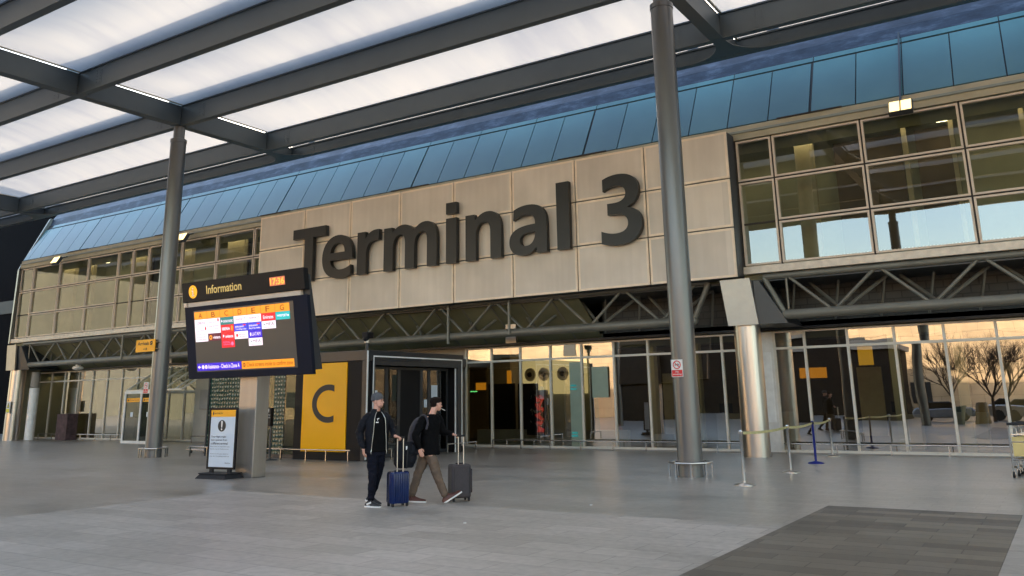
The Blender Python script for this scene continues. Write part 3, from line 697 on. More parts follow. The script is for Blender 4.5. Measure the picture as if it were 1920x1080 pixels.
GL = {
 "T": [[(0, 2.19), (0, 1.78), (.70, 1.78), (.70, 0), (1.18, 0), (1.18, 1.78), (1.88, 1.78), (1.88, 2.19)]],
 "l": [[(0, 0), (0, 2.29), (.48, 2.29), (.48, 0)]],
 "n": [[(0, 0), (0, 1.66), (.40, 1.66), (.43, 1.44), B((.56, 1.60), (.76, 1.71), (.98, 1.71)), B((1.35, 1.71), (1.53, 1.47), (1.53, 1.02)), (1.53, 0), (1.08, 0), (1.08, .95), B((1.08, 1.22), (1.0, 1.34), (.82, 1.34)), B((.60, 1.34), (.45, 1.16), (.45, .85)), (.45, 0)]],
 "m": [[(0, 0), (0, 1.66), (.40, 1.66), (.43, 1.45), B((.56, 1.62), (.74, 1.71), (.95, 1.71)), B((1.20, 1.71), (1.37, 1.60), (1.46, 1.42)), B((1.60, 1.60), (1.80, 1.71), (2.02, 1.71)), B((2.38, 1.71), (2.55, 1.47), (2.55, 1.02)), (2.55, 0), (2.10, 0), (2.10, .95), B((2.10, 1.22), (2.04, 1.34), (1.88, 1.34)), B((1.66, 1.34), (1.50, 1.14), (1.50, .85)), (1.50, 0), (1.05, 0), (1.05, .95), B((1.05, 1.22), (.98, 1.34), (.82, 1.34)), B((.60, 1.34), (.45, 1.14), (.45, .85)), (.45, 0)]],
 "r": [[(0, 0), (0, 1.66), (.40, 1.66), (.42, 1.38), B((.54, 1.60), (.74, 1.72), (1.10, 1.69)), (1.08, 1.28), B((.66, 1.33), (.45, 1.13), (.45, .75)), (.45, 0)]],
 "e": [[(1.58, .10), B((1.40, .0), (1.15, -.04), (.95, -.04)), B((.35, -.04), (0, .30), (0, .84)), B((0, 1.35), (.34, 1.74), (.87, 1.74)), B((1.42, 1.74), (1.66, 1.34), (1.66, .80)), (1.66, .71), (.46, .71), B((.48, .46), (.68, .31), (1.02, .31)), B((1.22, .31), (1.40, .36), (1.57, .46))],
       [(.46, 1.02), (1.23, 1.02), B((1.23, 1.25), (1.10, 1.41), (.86, 1.41)), B((.62, 1.41), (.48, 1.25), (.46, 1.02))]],
 "a": [[(1.50, 0), (1.12, 0), (1.08, .20), B((.95, .04), (.75, -.04), (.55, -.04)), B((.22, -.04), (0, .14), (0, .46)), B((0, .86), (.35, 1.02), (1.05, 1.03)), (1.05, 1.08), B((1.05, 1.30), (.93, 1.39), (.70, 1.39)), B((.50, 1.39), (.33, 1.33), (.17, 1.23)), (.19, 1.60), B((.36, 1.69), (.57, 1.74), (.80, 1.74)), B((1.28, 1.74), (1.50, 1.50), (1.50, 1.02))],
       [(1.05, .76), B((1.05, .46), (.90, .28), (.68, .28)), B((.52, .28), (.43, .36), (.43, .49)), B((.43, .68), (.62, .75), (1.04, .765))]],
 "3": [[(.10, 2.20), B((.25, 2.27), (.45, 2.32), (.66, 2.32)), B((1.12, 2.32), (1.38, 2.12), (1.38, 1.76)), B((1.38, 1.48), (1.22, 1.27), (.95, 1.20)), B((1.28, 1.15), (1.45, .95), (1.45, .65)), B((1.45, .25), (1.12, 0), (.58, 0)), B((.36, 0), (.18, .03), (0, .09)), (0, .50), B((.18, .42), (.34, .38), (.52, .38)), B((.80, .38), (.97, .49), (.97, .69)), B((.97, .90), (.80, 1.00), (.48, 1.00)), (.25, 1.00), (.25, 1.38), (.46, 1.38), B((.76, 1.38), (.92, 1.48), (.92, 1.67)), B((.92, 1.85), (.79, 1.94), (.57, 1.94)), B((.40, 1.94), (.25, 1.89), (.10, 1.80))]],
}
def glyph(mb, ch, x0, x1, z0, z1, y0, y1):
    loops = [outline(l) for l in GL[ch]]
    ax = min(p[0] for p in loops[0]); bx = max(p[0] for p in loops[0]); az = min(p[1] for p in loops[0]); bz = max(p[1] for p in loops[0])
    loops = [[(x0 + (p[0] - ax) / (bx - ax) * (x1 - x0), z0 + (p[1] - az) / (bz - az) * (z1 - z0)) for p in l] for l in loops]
    flat = [p for l in loops for p in l]; n = len(flat)
    tri = tessellate_polygon([[Vector((p[0], p[1], 0)) for p in l] for l in loops])
    vs = [(p[0], y0, p[1]) for p in flat] + [(p[0], y1, p[1]) for p in flat]
    fs = [tuple(t) for t in tri] + [tuple(i + n for i in t)[::-1] for t in tri]; o = 0
    for l in loops:
        k = len(l); fs += [(o + i, o + (i + 1) % k, n + o + (i + 1) % k, n + o + i) for i in range(k)]; o += k
    mb.add(vs, fs)
LT = [("T", -26.34, -24.47, 6.50, 8.69), ("e", -24.62, -22.97, 6.46, 8.20), ("r", -22.72, -21.60, 6.50, 8.19), ("m", -21.35, -18.80, 6.50, 8.20),
      ("i", -18.37, -17.90, 6.50, 8.74), ("n", -17.49, -15.97, 6.50, 8.20), ("a", -15.62, -14.12, 6.46, 8.20), ("l", -13.72, -13.24, 6.50, 8.79), ("3", -12.07, -10.64, 6.42, 8.74)]
for ch, a, b, c, d in LT:
    L = MB()
    if ch == "i": L.box(a, b, 24.04, 24.22, c, 8.16); L.box(a, b, 24.04, 24.22, 8.32, d)
    else: glyph(L, ch, a, b, c, d, 24.04, 24.22)
    L.build("letter", "letter", ts)

# ---- floodlights on the eave
lamps = [(-2.89, "lit twin floodlight on a rod below the blue roof at the right"), (-34.12, "lit floodlight under the roof edge just right of the tall canopy post"), (-44.81, "lit floodlight near the far left end of the roof edge")]
def floodlight(x, lab, rod):
    t = thing("floodlight", lab, "light", (x, 24.3, 9.35), group="floodlights along the roof edge", world=False)
    xf = Matrix.Rotation(math.radians(-30), 4, 'X')
    MB().box(-.31, .31, -.05, .12, -.22, .22).build("housing", "dark_metal", t, bevel=.01, xf=xf)
    MB().box(-.28, -.02, -.056, -.05, -.19, .19).box(.02, .28, -.056, -.05, -.19, .19).build("lamp_lens", "lamp_glow", t, xf=xf)
    b = MB(); b.bar((0, .05, .08), (0, .6, .28), .05)
    if rod: b.bar((-.03, .35, .2), (-.03, 2.1, 3.0), .05)
    b.build("bracket", "dark_metal", t)
for i, (x, l) in enumerate(lamps): floodlight(x, l, i == 0)

# ================================================================ CANOPY
CX = [-64.8, -45.6, -26.45, -7.24, 12.0, 31.2]
BY = [-1.6, 2.4, 6.4, 10.43, 14.45, 18.42, 22.46, 23.86]
ZB, ZT = 11.75, 12.5
cn = thing("forecourt_canopy", "high canopy of dark steel beams filled with white translucent cushions over the forecourt", "canopy", (-26.5, 18.42, 0))
def ibeam_x(y, x0, x1):
    s = MB(); ZT = 12.19 if y > 23 else 12.5; s.box(x0, x1, y - .075, y + .075, ZB + .04, ZT); s.box(x0, x1, y - .12, y + .12, ZB, ZB + .04)
    s.box(x0, x1, y - .13, y + .13, ZT, ZT + .05)
    return s
for y in BY:
    s = ibeam_x(y, CX[0], CX[-1])
    if y > 1:
        for cx in CX[1:-1]:      # bolted splice plates
            for sg in (-1, 1):
                xx = cx + sg * 1.25
                s.box(xx - .17, xx + .17, y - .082, y - .076, ZB + .12, ZT - .12)
                for i in (-1, 1):
                    for j in range(5): s.box(xx + i * .09 - .014, xx + i * .09 + .014, y - .094, y - .083, ZB + .19 + j * .10, ZB + .215 + j * .10)
    s.build("beam", "beam", cn)
for cx in CX:
    s = MB()
    for y0, y1 in zip(BY[:-1], BY[1:]):
        s.box(cx - .13, cx + .13, y0 + .125, y1 - .125, ZB + .045, (12.18 if y1 > 23 else ZT - .01)); s.box(cx - .19, cx + .19, y0 + .125, y1 - .125, ZB + .003, ZB + .04)
        s.mat(1)
        for d in (-.19, .19): s.box(cx + d - .03, cx + d + .03, y0 + .14, y1 - .14, (12.185 if y1 > 23 else ZT + .003), (12.2 if y1 > 23 else ZT + .045))
        s.mat(0)
    # curved gusset into the front beam
    for sg in (-1, 1):
        pts = [(cx + sg * .19, 22.6)] + [(cx + sg * (.19 + 1.05 * (1 - math.cos(t))), 22.6 + 1.12 * math.sin(t)) for t in [math.pi / 2 * i / 8 for i in range(9)]] + [(cx + sg * .19, 23.72)]
        n = len(pts); s.add([(a, b, ZB + .003) for a, b in pts] + [(a, b, ZB + .04) for a, b in pts], [tuple(range(n)), tuple(range(n, 2 * n))] + [(i, (i + 1) % n, n + (i + 1) % n, n + i) for i in range(n)])
    s.build("cross_beam", ["beam", "eave_cream"], cn)
for cx0, cx1 in zip(CX[:-1], CX[1:]):
    for y0, y1 in zip(BY[:-1], BY[1:]):
        nx, ny = 40, 14; vs = []; sag = .42 if y1 - y0 > 2 else .1
        x0, x1, a, b = cx0 + .11, cx1 - .11, y0 + .1, y1 - .1
        for j in range(ny + 1):
            for i in range(nx + 1):
                u, v = i / nx, j / ny; e = min(1, min(u, 1 - u) * 9)
                vs.append((x0 + (x1 - x0) * u, a + (b - a) * v, ZT + .03 - (.28 * v if y1 > 23 else 0) + sag * math.sin(math.pi * v) * math.sin(e * math.pi / 2)))
        fs = [(j * (nx + 1) + i, j * (nx + 1) + i + 1, (j + 1) * (nx + 1) + i + 1, (j + 1) * (nx + 1) + i) for j in range(ny) for i in range(nx)]
        MB().add(vs, fs).build("roof_cushion", "etfe", cn, smooth=True)
# upstand gutters that shade the cushion edges
for y in BY[:-2]: MB().box(CX[0], CX[-1], y - .10, y + .10, ZT + .055, ZT + .36).build("gutter", "beam", cn)
def canopy_column(x, y):
    c = MB().lathe((x, y, 0), [(.275, 0), (.275, 11.12), (.29, 11.13), (.29, 11.25), (.275, 11.26), (.20, 11.27), (.20, 11.745)], n=40).build("column", "column_paint", cn, smooth=True)
for cx in CX[1:-1]:
    for y in (18.42, 2.4 if cx < -30 or cx > 0 else -1.6): canopy_column(cx - .07, y)
MB().box(-45.9, -7, 23.99, 24.05, 11.9, 12.3).build("edge_plate", "beam", cn)

# column guards
def column_guard(x, y, lab):
    t = thing("column_guard", lab, "guard rail", (x, y, 0), group="guard rails round the canopy posts", world=False)
    n = 8; r = .46; P = [(r * math.cos(2 * math.pi * (i + .5) / n), r * math.sin(2 * math.pi * (i + .5) / n), .30) for i in range(n)]
    s = MB()
    for i in range(n): s.tube(P[i], P[(i + 1) % n], .024, n=10); s.ball(P[i], .026, n=8)
    s.build("rail", "chrome", t, smooth=True)
    for i in range(n): MB().box(P[i][0] - .018, P[i][0] + .018, P[i][1] - .018, P[i][1] + .018, 0, .29).build("leg", "chrome", t)
column_guard(-7.31, 18.42, "low polished guard rail round the foot of the tall post at the right")
column_guard(-26.52, 18.42, "low polished guard rail round the foot of the tall post at the left")

# signs on the posts
def plate_thing(name, lab, cat, x0, x1, z0, z1, y, col, fn, grp=None, t=.01):
    th = thing(name, lab, cat, ((x0 + x1) / 2, y, z0), group=grp)
    MB().box(x0, x1, y, y + t, z0, z1).build("plate", col, th)
    s = MB(); fn(s); 
    return th, s
def no_smoking(x0, z0, y, lab, w_=.27, h=.38):
    th = thing("no_smoking_sign", lab, "sign", (x0, y, z0), group="no smoking signs")
    MB().box(x0, x0 + w_, y, y + .012, z0, z0 + h).build("plate", "white_paint", th)
    cx, cz = x0 + w_ / 2, z0 + h * .70; s = MB(); n = 28; y2 = y - .003; vs = []
    for r in (.073, .094):
        for i in range(n): vs.append((cx + r * math.cos(2 * math.pi * i / n), y2, cz + r * math.sin(2 * math.pi * i / n)))
    s.mat(0).add(vs, [(i, (i + 1) % n, n + (i + 1) % n, n + i) for i in range(n)])
    s.mat(1).box(cx - .055, cx + .05, y2 - .001, y2 + .002, cz - .012, cz + .006).box(cx + .02, cx + .03, y2 - .001, y2 + .002, cz + .01, cz + .035)
    s.mat(0).bar((cx - .055, y2 - .002, cz + .055), (cx + .055, y2 - .002, cz - .055), .002, .017)
    s.build("symbol", ["sign_red", "sign_ink"], th)
    s = MB(); s.mat(0).box(x0 + .012, x0 + w_ - .012, y - .004, y, z0 + .012, z0 + h * .40)
    put_text(s, "No", cx - .035, cx + .035, z0 + .095, z0 + .135, y - .006, 1, bold=.02); put_text(s, "smoking", cx - .10, cx + .10, z0 + .035, z0 + .078, y - .006, 1, bold=.02)
    s.build("caption", ["sign_red", "white_paint"], th)
no_smoking(-7.50, 2.13, 18.125, "white and red no smoking sign on the tall post at the right")
no_smoking(-26.93, 2.11, 18.125, "white and red no smoking sign on the left post, below the yellow sign", .26, .38)
th = thing("arrivals_sign", "yellow Arrivals sign with an arrow, bracketed to the tall post at the left", "sign", (-26.9, 18.05, 3.53))
MB().box(-27.44, -26.36, 18.03, 18.06, 3.52, 3.94).build("plate", "orange_sign", th, bevel=.005)
s = MB(); put_text(s, "Arrivals", -27.33, -26.70, 3.75, 3.87, 18.025, 0, bold=.02)
s.mat(0).disc((-26.56, 3.81), .075, 18.024)
s.mat(1).bar((-26.61, 18.02, 3.79), (-26.51, 18.02, 3.83), .004, .02)
s.mat(0).bar((-27.0, 18.024, 3.615), (-26.78, 18.024, 3.615), .003, .018).bar((-26.84, 18.023, 3.66), (-26.78, 18.023, 3.615), .003, .018).bar((-26.84, 18.022, 3.57), (-26.78, 18.022, 3.615), .003, .018)
s.build("lettering", ["sign_ink", "orange_sign"], th)
s = MB(); s.box(-26.5, -26.3, 18.065, 18.20, 3.82, 3.84).box(-26.5, -26.3, 18.065, 18.20, 3.60, 3.62); s.build("bracket", "chrome", th)

# ================================================================ ENTRANCE PORCH
pc = thing("entrance_porch", "dark boxy entrance porch with a tall yellow panel lettered C", "porch", (-19.3, 21.8, 0))
PX0, PX1, PY0, PY1, PZ = -20.85, -17.82, 19.42, 24.3, 3.24
s = MB()
s.box(PX0, PX1 - .0, PY0, PY0 + .15, 0.0, PZ - .32)                      # front wall
s.box(PX0, PX0 + .12, PY0 + .15, 26.65, 0, PZ - .32)
s.box(PX0, -19.3, PY1 - .1, PY1, 0, 0.02)
s.box(PX1 - .45, PX1 - .02, PY0 + .15, PY0 + .35, 0, 2.92)      # jamb near
s.box(PX1 - .45, PX1 - .02, PY1 - .30, PY1, 0, 2.92)      # jamb far
s.box(PX0 + .12, PX1 - .45, PY1 - .1, PY1, 0, 2.92)
s.build("wall", "porch_dark", pc)
s = MB(); s.box(PX0 - .03, PX1 + .03, PY0 - .03, PY1 + .02, PZ - .31, PZ); s.box(PX0 - .03, -19.35, PY1 + .02, 26.62, PZ - .31, PZ)
s.build("fascia", "porch_fascia", pc, bevel=.01)
s = MB(); s.box(PX1 - .16, PX1 + .015, PY0 - .025, PY0 + .05, 0, 2.93); s.build("corner_post", "porch_fascia", pc)
yp = MB().box(-20.48, -18.60, PY0 - .035, PY0, .25, 2.90).build("yellow_panel", "yellow_panel", pc)
s = MB(); n = 40; cx, cz = -19.34, 1.675; vs = []
for i in range(n + 1):
    for (rx, rz) in ((.70, .575), (.50, .40)):
        a0 = math.acos(.24 / rx); t = a0 + (2 * math.pi - 2 * a0) * i / n
        vs.append((cx + rx * math.cos(t), PY0 - .045, cz + rz * math.sin(t)))
s.add(vs, [(2 * i, 2 * i + 1, 2 * i + 3, 2 * i + 2) for i in range(n)])
s.build("letter", "sign_ink", yp)
s = MB(); tx = PX1 + .02     # white trim lines of the door surround
s.box(tx, tx + .012, PY0 - .03, PY0 + .03, .05, 3.22)
s.box(tx, tx + .012, PY0 + .25, PY0 + .29, .2, 3.08); s.box(tx, tx + .012, PY0 + .29, PY1 - .10, 3.04, 3.08); s.box(tx, tx + .012, PY1 - .10, PY1 - .06, .2, 3.08)
s.build("trim", "trim_white", pc)
s = MB(); s.box(PX1 - .42, PX1 + .0, PY0 + .36, PY1 - .31, 2.90, 2.925); s.box(PX1 - .05, PX1 + .018, PY0 + .24, PY0 + .36, 0, 3.03); s.box(PX1 - .05, PX1 + .018, PY1 - .31, PY1 - .11, 0, 3.03); s.box(PX1 - .05, PX1 + .018, PY0 + .36, PY1 - .31, 2.80, 3.03)
s.build("door_surround", "dark_metal", pc)
MB().box(PX1 - .09, PX1 - .05, PY1 - .345, PY1 - .315, 0, 2.78).build("trim", "trim_white", pc)
dx = PX1 - .40
for (a, b, g_) in ((19.8, 20.75, 1), (20.75, 21.35, 1), (21.35, 22.5, 0), (22.5, 22.9, 1), (22.9, 23.95, 1)):
    s = MB(); s.box(dx - .03, dx + .03, a, a + .07, 0.02, 2.78); s.box(dx - .03, dx + .03, b - .07, b, 0.02, 2.78); s.box(dx - .03, dx + .03, a + .07, b - .07, .02, .12); s.box(dx - .03, dx + .03, a + .07, b - .07, 2.70, 2.78)
    o = s.build("door", "dark_metal", pc)
    MB().box(dx - .008, dx + .008, a + .07, b - .07, .12, 2.70).build("pane", "glass_door" if g_ else "porch_dark", o)
for (y, z) in ((19.98, 1.55), (23.0, 1.72), (22.62, 1.5)):
    MB().box(dx + .035, dx + .04, y, y + (.34 if z != 1.5 else .16), z, z + (.5 if z != 1.5 else .25)).build("notice", "poster", pc)
s = MB(); s.box(-19.4, -18.9, 20.1, 20.5, 2.05, 2.2); s.build("lit_sign", "lit_orange", pc)
s = MB(); s.box(-19.9, -19.8, 21.0, 21.8, 1.75, 1.88); s.build("strip_light", "wall_glow", pc)
# CCTV / speaker mast on top of the porch
cc = thing("cctv_camera", "black camera on a short mast on the corner of the dark porch roof", "camera", (-17.95, 19.55, PZ))
MB().tube((-17.95, 19.55, PZ), (-17.95, 19.55, PZ + .22), .05, n=14).build("mast", "dark_metal", cc, smooth=True)
MB().tube((-17.95, 19.55, PZ + .22), (-17.95, 19.55, PZ + .34), .09, n=18).build("collar", "brushed", cc, smooth=True)
s = MB(); s.box(-18.07, -17.83, 19.42, 19.70, PZ + .36, PZ + .54); s.ball((-17.95, 19.50, PZ + .35), .10, n=14)
s.build("housing", "black", cc, bevel=.02)

# pebble glass lobby beside the porch
pl = thing("pebble_glass_lobby", "dark green pebble-textured glass screen between the grey wall and the yellow C panel", "glass screen", (-23.2, 19.6, 0))
s = MB(); s.box(-25.30, -23.3, 19.62, 19.66, .12, 3.2); s.box(-22.05, -21.55, 19.62, 19.66, .12, 3.2); s.build("textured_glass", "pebble_glass", pl)
s = MB(); s.box(-23.3, -22.06, 19.625, 19.65, .12, 3.2); s.box(-21.53, -20.9, 19.62, 19.65, .12, 3.2); s.build("clear_glass", "glass_teal", pl)
s = MB(); s.box(-25.36, -20.86, 19.58, 19.70, 3.2, 3.4); s.box(-25.36, -25.30, 19.58, 19.70, 0, 3.2); s.box(-25.30, -20.86, 19.60, 19.68, 0, .12); s.build("frame", "dark_metal", pl)
s = MB(); s.box(-25.3, -20.9, 22.4, 22.5, 0, 3.2); s.box(-25.36, -25.3, 19.7, 26.6, 0, 3.2); s.box(-25.36, -20.9, 19.7, 26.6, 3.22, 3.38); s.build("back_wall", "teal_panel", pl)
s = MB(); s.box(-21.9, -21.2, 21.0, 21.1, 2.9, 2.95); s.build("light", "ceiling_strip", pl)

# low rails
def low_rail(name, lab, pts, h, posts, r=.022, pw=.05, y=None):
    t = thing(name, lab, "guard rail", (pts[0][0], pts[0][1], 0), group="low steel guard rails along the front")
    MB().path([(a, b, h) for a, b in pts], r, n=10).build("rail", "chrome", t, smooth=True)
    for (a, b) in posts: MB().box(a - .012, a + .012, b - pw / 2, b + pw / 2, 0, h - .01).build("post", "chrome", t)
low_rail("guard_rail", "low steel rail in front of the yellow C panel", [(-25.6, 19.12), (-18.12, 19.12)], .32, [(x, 19.12) for x in (-25.5, -24.6, -23.4, -22.2, -21.05, -19.95, -19.1, -18.2)])
low_rail("guard_rail", "short low steel rail beside the automatic doors of the porch", [(-17.55, 19.3), (-17.55, 20.3)], .32, [(-17.55, 19.32), (-17.55, 20.28)])
low_rail("guard_rail", "short low steel rail at the inner end of the porch doors", [(-17.45, 22.9), (-17.45, 24.6)], .32, [(-17.45, 22.95), (-17.45, 24.55)])
low_rail("guard_rail", "long low steel rail between the porch and the fat steel column", [(-17.9, 26.25), (-8.3, 26.25)], .30, [(-17.9 + 1.2 * i, 26.25) for i in range(9)])
low_rail("guard_rail", "long low steel rail along the foot of the glazing behind the queue posts", [(-7.45, 26.25), (-1.55, 26.25)], .30, [(-7.4 + 1.45 * i, 26.25) for i in range(5)])
low_rail("guard_rail", "low steel rail along the foot of the glazing at the far left", [(-48.2, 26.2), (-38.4, 26.2)], .30, [(-48.1 + 1.35 * i, 26.2) for i in range(8)])
low_rail("guard_rail", "low steel rail along the foot of the pale wall left of the pebbled glass", [(-34.6, 25.9), (-31.6, 25.9)], .30, [(-34.5, 25.9), (-33, 25.9), (-31.7, 25.9)])

# ================================================================ LEFT: small glazed lobby with white doors
lb = thing("glazed_lobby", "white framed double glass doors under a sloping glass roof behind the left post", "lobby", (-36.6, 24.8, 0))
s = MB(); x0, x1, yf = -38.1, -35.5, 24.75
for x in (x0, -36.85, x1): s.box(x - .06, x + .06, yf - .04, yf + .06, 0, 2.38)
s.box(x0 + .06, -36.91, yf - .03, yf + .05, 2.26, 2.38); s.box(-36.79, x1 - .06, yf - .03, yf + .05, 2.26, 2.38)
s.box(x0 + .06, -36.91, yf - .03, yf + .05, 0, .12); s.box(-36.79, x1 - .06, yf - .03, yf + .05, 0, .12)
s.box(x0 - .06, x0 + .04, yf + .06, 26.6, 2.28, 2.38); s.box(x1 - .04, x1 + .06, yf + .06, 26.6, 2.28, 2.38)
s.build("door_frame", "white_paint", lb)
for a, b in ((x0 + .06, -36.91), (-36.79, x1 - .06)):
    d = MB().box(a, b, yf, yf + .012, .12, 2.26).build("door", "glass_door", lb)
    s = MB(); s.mat(0).box(a + .06, b - .06, yf - .006, yf - .002, 1.88, 2.06); put_text(s, "Departures", a + .30, b - .12, 1.93, 2.0, yf - .008, 1, bold=.01)
    s.mat(1).box(a + .12, a + .24, yf - .009, yf - .007, 1.93, 2.0)
    s.mat(2).box(a + .42, a + .62, yf - .006, yf - .002, 1.2, 1.42)
    s.build("notice", ["orange_sign", "sign_ink", "poster"], d)
s = MB(); s.add([(x0, yf, 2.4), (x1 + 1.6, yf, 2.4), (x1 + 1.6, 26.55, 3.5), (x0, 26.55, 3.5)], [(0, 1, 2, 3)]); s.build("roof_glass", "glass_clear", lb)
s = MB()
for x in (x0, -37.1, -36.2, -35.3, -34.4, -33.9): s.bar((x, yf, 2.41), (x, 26.55, 3.51), .05, .07)
s.bar((x0, yf, 2.41), (-33.9, yf, 2.41), .06); s.build("roof_bar", "frame_white", lb)
s = MB(); s.add([(x0, yf + .1, 0.05), (x0, 26.6, 0.05), (x0, 26.6, 3.4), (x0, yf + .1, 2.3)], [(0, 1, 2, 3)]); s.build("side_glass", "glass_clear", lb)

# left end odds and ends
th = thing("downpipe", "fat cream pipe standing against the glazing beside the far left steel column", "pipe", (-47.9, 25.6, 0))
MB().tube((-47.9, 25.6, 0), (-47.9, 25.6, 2.75), .24, n=26).build("pipe", "trim_white", th, smooth=True)
MB().tube((-47.9, 25.6, 2.78), (-47.9, 25.6, 3.6), .22, n=26).build("upper_pipe", "wall_grey", th, smooth=True)
tag(MB().box(-45.9, -44.9, 25.9, 26.5, 0, 1.35).build("utility_cabinet", "rust_box", bevel=.02), "rusty brown cabinet against the glazing at the far left", "cabinet")
th = thing("warning_sign", "white and yellow warning triangle sign on the far left steel column", "sign", (-48.45, 24.58, 1.45))
MB().box(-48.60, -48.22, 24.57, 24.60, 1.43, 2.05).build("plate", "white_paint", th)
s = MB(); s.mat(0).box(-48.57, -48.25, 24.562, 24.568, 1.47, 1.66)
s.mat(1).add([(-48.54, 24.564, 1.72), (-48.28, 24.564, 1.72), (-48.41, 24.564, 2.0)], [(0, 1, 2)]); s.mat(0).add([(-48.50, 24.560, 1.742), (-48.32, 24.560, 1.742), (-48.41, 24.560, 1.94)], [(0, 1, 2)])
s.mat(1).box(-48.42, -48.40, 24.556, 24.558, 1.80, 1.88).box(-48.42, -48.40, 24.556, 24.558, 1.76, 1.78)
s.build("symbol", ["yellow_warn", "sign_ink"], th)
tag(MB().ball((-43.2, 25.2, 3.66), .28, .28, .12).box(-43.3, -43.1, 25.1, 25.3, 3.7, 3.85).build("dome_light", "white_paint", smooth=True), "round white dome fitting hanging under the left truss", "light")
th = thing("wall_intercom", "small white intercom box on the pale wall left of the pebbled glass", "intercom", (-33.5, 26.55, 1.2))
MB().box(-33.75, -33.35, 26.52, 26.60, .95, 1.5).build("case", "white_paint", th, bevel=.01); MB().box(-33.68, -33.45, 26.51, 26.52, 1.2, 1.42).build("display", "black", th)
tag(MB().box(-34.9, -33.9, 26.5, 26.6, 1.5, 2.4).build("wall_panel", "wall_grey"), "flat grey panel on the pale wall behind the left post", "panel")
th = thing("hand_sanitiser_stand", "slim black hand sanitiser stand in front of the pebbled glass", "stand", (-21.2, 18.8, 0))
MB().lathe((-21.2, 18.8, 0), [(.24, 0), (.24, .015), (.05, .03)], n=24).build("base", "dark_metal", th); MB().tube((-21.2, 18.8, .02), (-21.2, 18.8, 1.1), .035).build("pole", "dark_metal", th, smooth=True)
h = MB().box(-21.33, -21.12, 18.70, 18.82, 1.02, 1.57).build("dispenser", "black", th, bevel=.01)
s = MB(); put_text(s, "!", -21.25, -21.20, 1.44, 1.54, 18.695, 0, bold=.03); put_text(s, "HAND", -21.31, -21.14, 1.34, 1.38, 18.695); put_text(s, "CARE", -21.31, -21.14, 1.26, 1.30, 18.695); s.build("lettering", "white_paint", h)

# ================================================================ INFORMATION TOTEM
it = thing("information_totem", "tilted black information board with airline check-in zones A to G on a steel post", "information board", (-16.9, 14.4, 0))
MB().box(-17.22, -16.60, 14.22, 14.62, 0, 3.9).build("post", "totem_steel", it, bevel=.012)
TX0, TX1, TZ0, TZ1 = -18.90, -14.47, 2.34, 4.13
TY = lambda z: 13.98 - (z - 2.34) * 0.158     # front face leans towards the viewer at the top
def tp(a, b, c): return (a, TY(c) + b, c)
def tbox(mb, x0, x1, b0, b1, z0, z1):
    return mb.hexa([tp(x0, b0, z0), tp(x1, b0, z0), tp(x1, b1, z0), tp(x0, b1, z0), tp(x0, b0, z1), tp(x1, b0, z1), tp(x1, b1, z1), tp(x0, b1, z1)])
s = MB(); tbox(s, TX0, TX1, 0, .10, TZ0, TZ1); s.build("cabinet", "navy", it, bevel=.01)
s = MB(); s.hexa([tp(TX0 + .03, .105, TZ0 + .1), tp(TX1 - .01, .105, TZ0 + .1), (TX1 - .01, TY(TZ0) + .30, TZ0 + .12), (TX0 + .03, TY(TZ0) + .30, TZ0 + .12),
                  tp(TX0 + .03, .105, 4.6), tp(TX1 - .01, .105, 4.6), tp(TX1 - .01, .16, 4.6), tp(TX0 + .03, .16, 4.6)]); s.build("rear_casing", "dark_metal", it)
hd = MB(); tbox(hd, TX0 - .0, TX1, -.05, .10, 4.25, 4.74); hd = hd.build("header", "black", it, bevel=.01)
s = MB(); tbox(s, TX0 + .12, TX1 - .22, .02, .10, 4.135, 4.245); tbox(s, TX0, TX0 + .11, -.02, .10, 4.135, 4.24); s.build("light_strip", "frame_paint", it)
def T(mb, t, a, b, c, d, y, mi, bold=0): put_text(mb, t, a, b, c, d, y, mi, bold=bold, fn=tp)
def tq(mb, x0, x1, z0, z1, y, mi): mb.mat(mi); mb.add([tp(x0, y, z0), tp(x1, y, z0), tp(x1, y, z1), tp(x0, y, z1)], [(0, 1, 2, 3)])
def tdisc(mb, cx, cz, r, y, mi, n=24, rz=None): mb.mat(mi); mb.add([tp(cx + r * math.cos(2 * math.pi * i / n), y, cz + (rz or r) * math.sin(2 * math.pi * i / n)) for i in range(n)], [tuple(range(n))])
s = MB()
tdisc(s, -18.46, 4.495, .165, -.054, 0); tdisc(s, -18.46, 4.575, .024, -.058, 1); tq(s, -18.482, -18.438, 4.40, 4.53, -.058, 1); tq(s, -18.505, -18.438, 4.505, 4.53, -.060, 1); tq(s, -18.51, -18.41, 4.385, 4.41, -.060, 1)
T(s, "Information", -17.93, -16.62, 4.40, 4.61, -.056, 2, .012)
tq(s, -15.62, -15.10, 4.40, 4.60, -.054, 3); T(s, "17:36", -15.60, -15.12, 4.42, 4.58, -.058, 4, .03)
s.build("lettering", ["hdr_yellow", "white_paint", "hdr_text", "led_back", "led"], hd)
mats_s = ["scr_dark", "scr_orange", "scr_white", "scr_red", "scr_teal", "scr_cyan", "scr_maroon", "scr_blue", "scr_indigo", "scr_ink", "scr_brown", "scr_pink"]
DK, OR, WH, RD, TE, CY, MA, BL, IN, INK, BR, PK = range(12)
S0, S1, ZS0, ZS1 = -18.55, -14.93, 2.50, 4.02
sc_ = MB(); tq(sc_, S0, S1 - .0, ZS0, ZS1, -.006, DK); sob = sc_.build("screen", mats_s, it)
s = MB(); X0 = -18.52; CW = 0.495; ZH = 3.985
for i, ch in enumerate("ABCDEFG"):
    a = X0 + i * CW; tq(s, a + .004, a + CW - .006, 3.80, ZH, -.010, OR); T(s, ch, a + .17, a + .31, 3.825, 3.955, -.013, BR, .012)
RH = .185
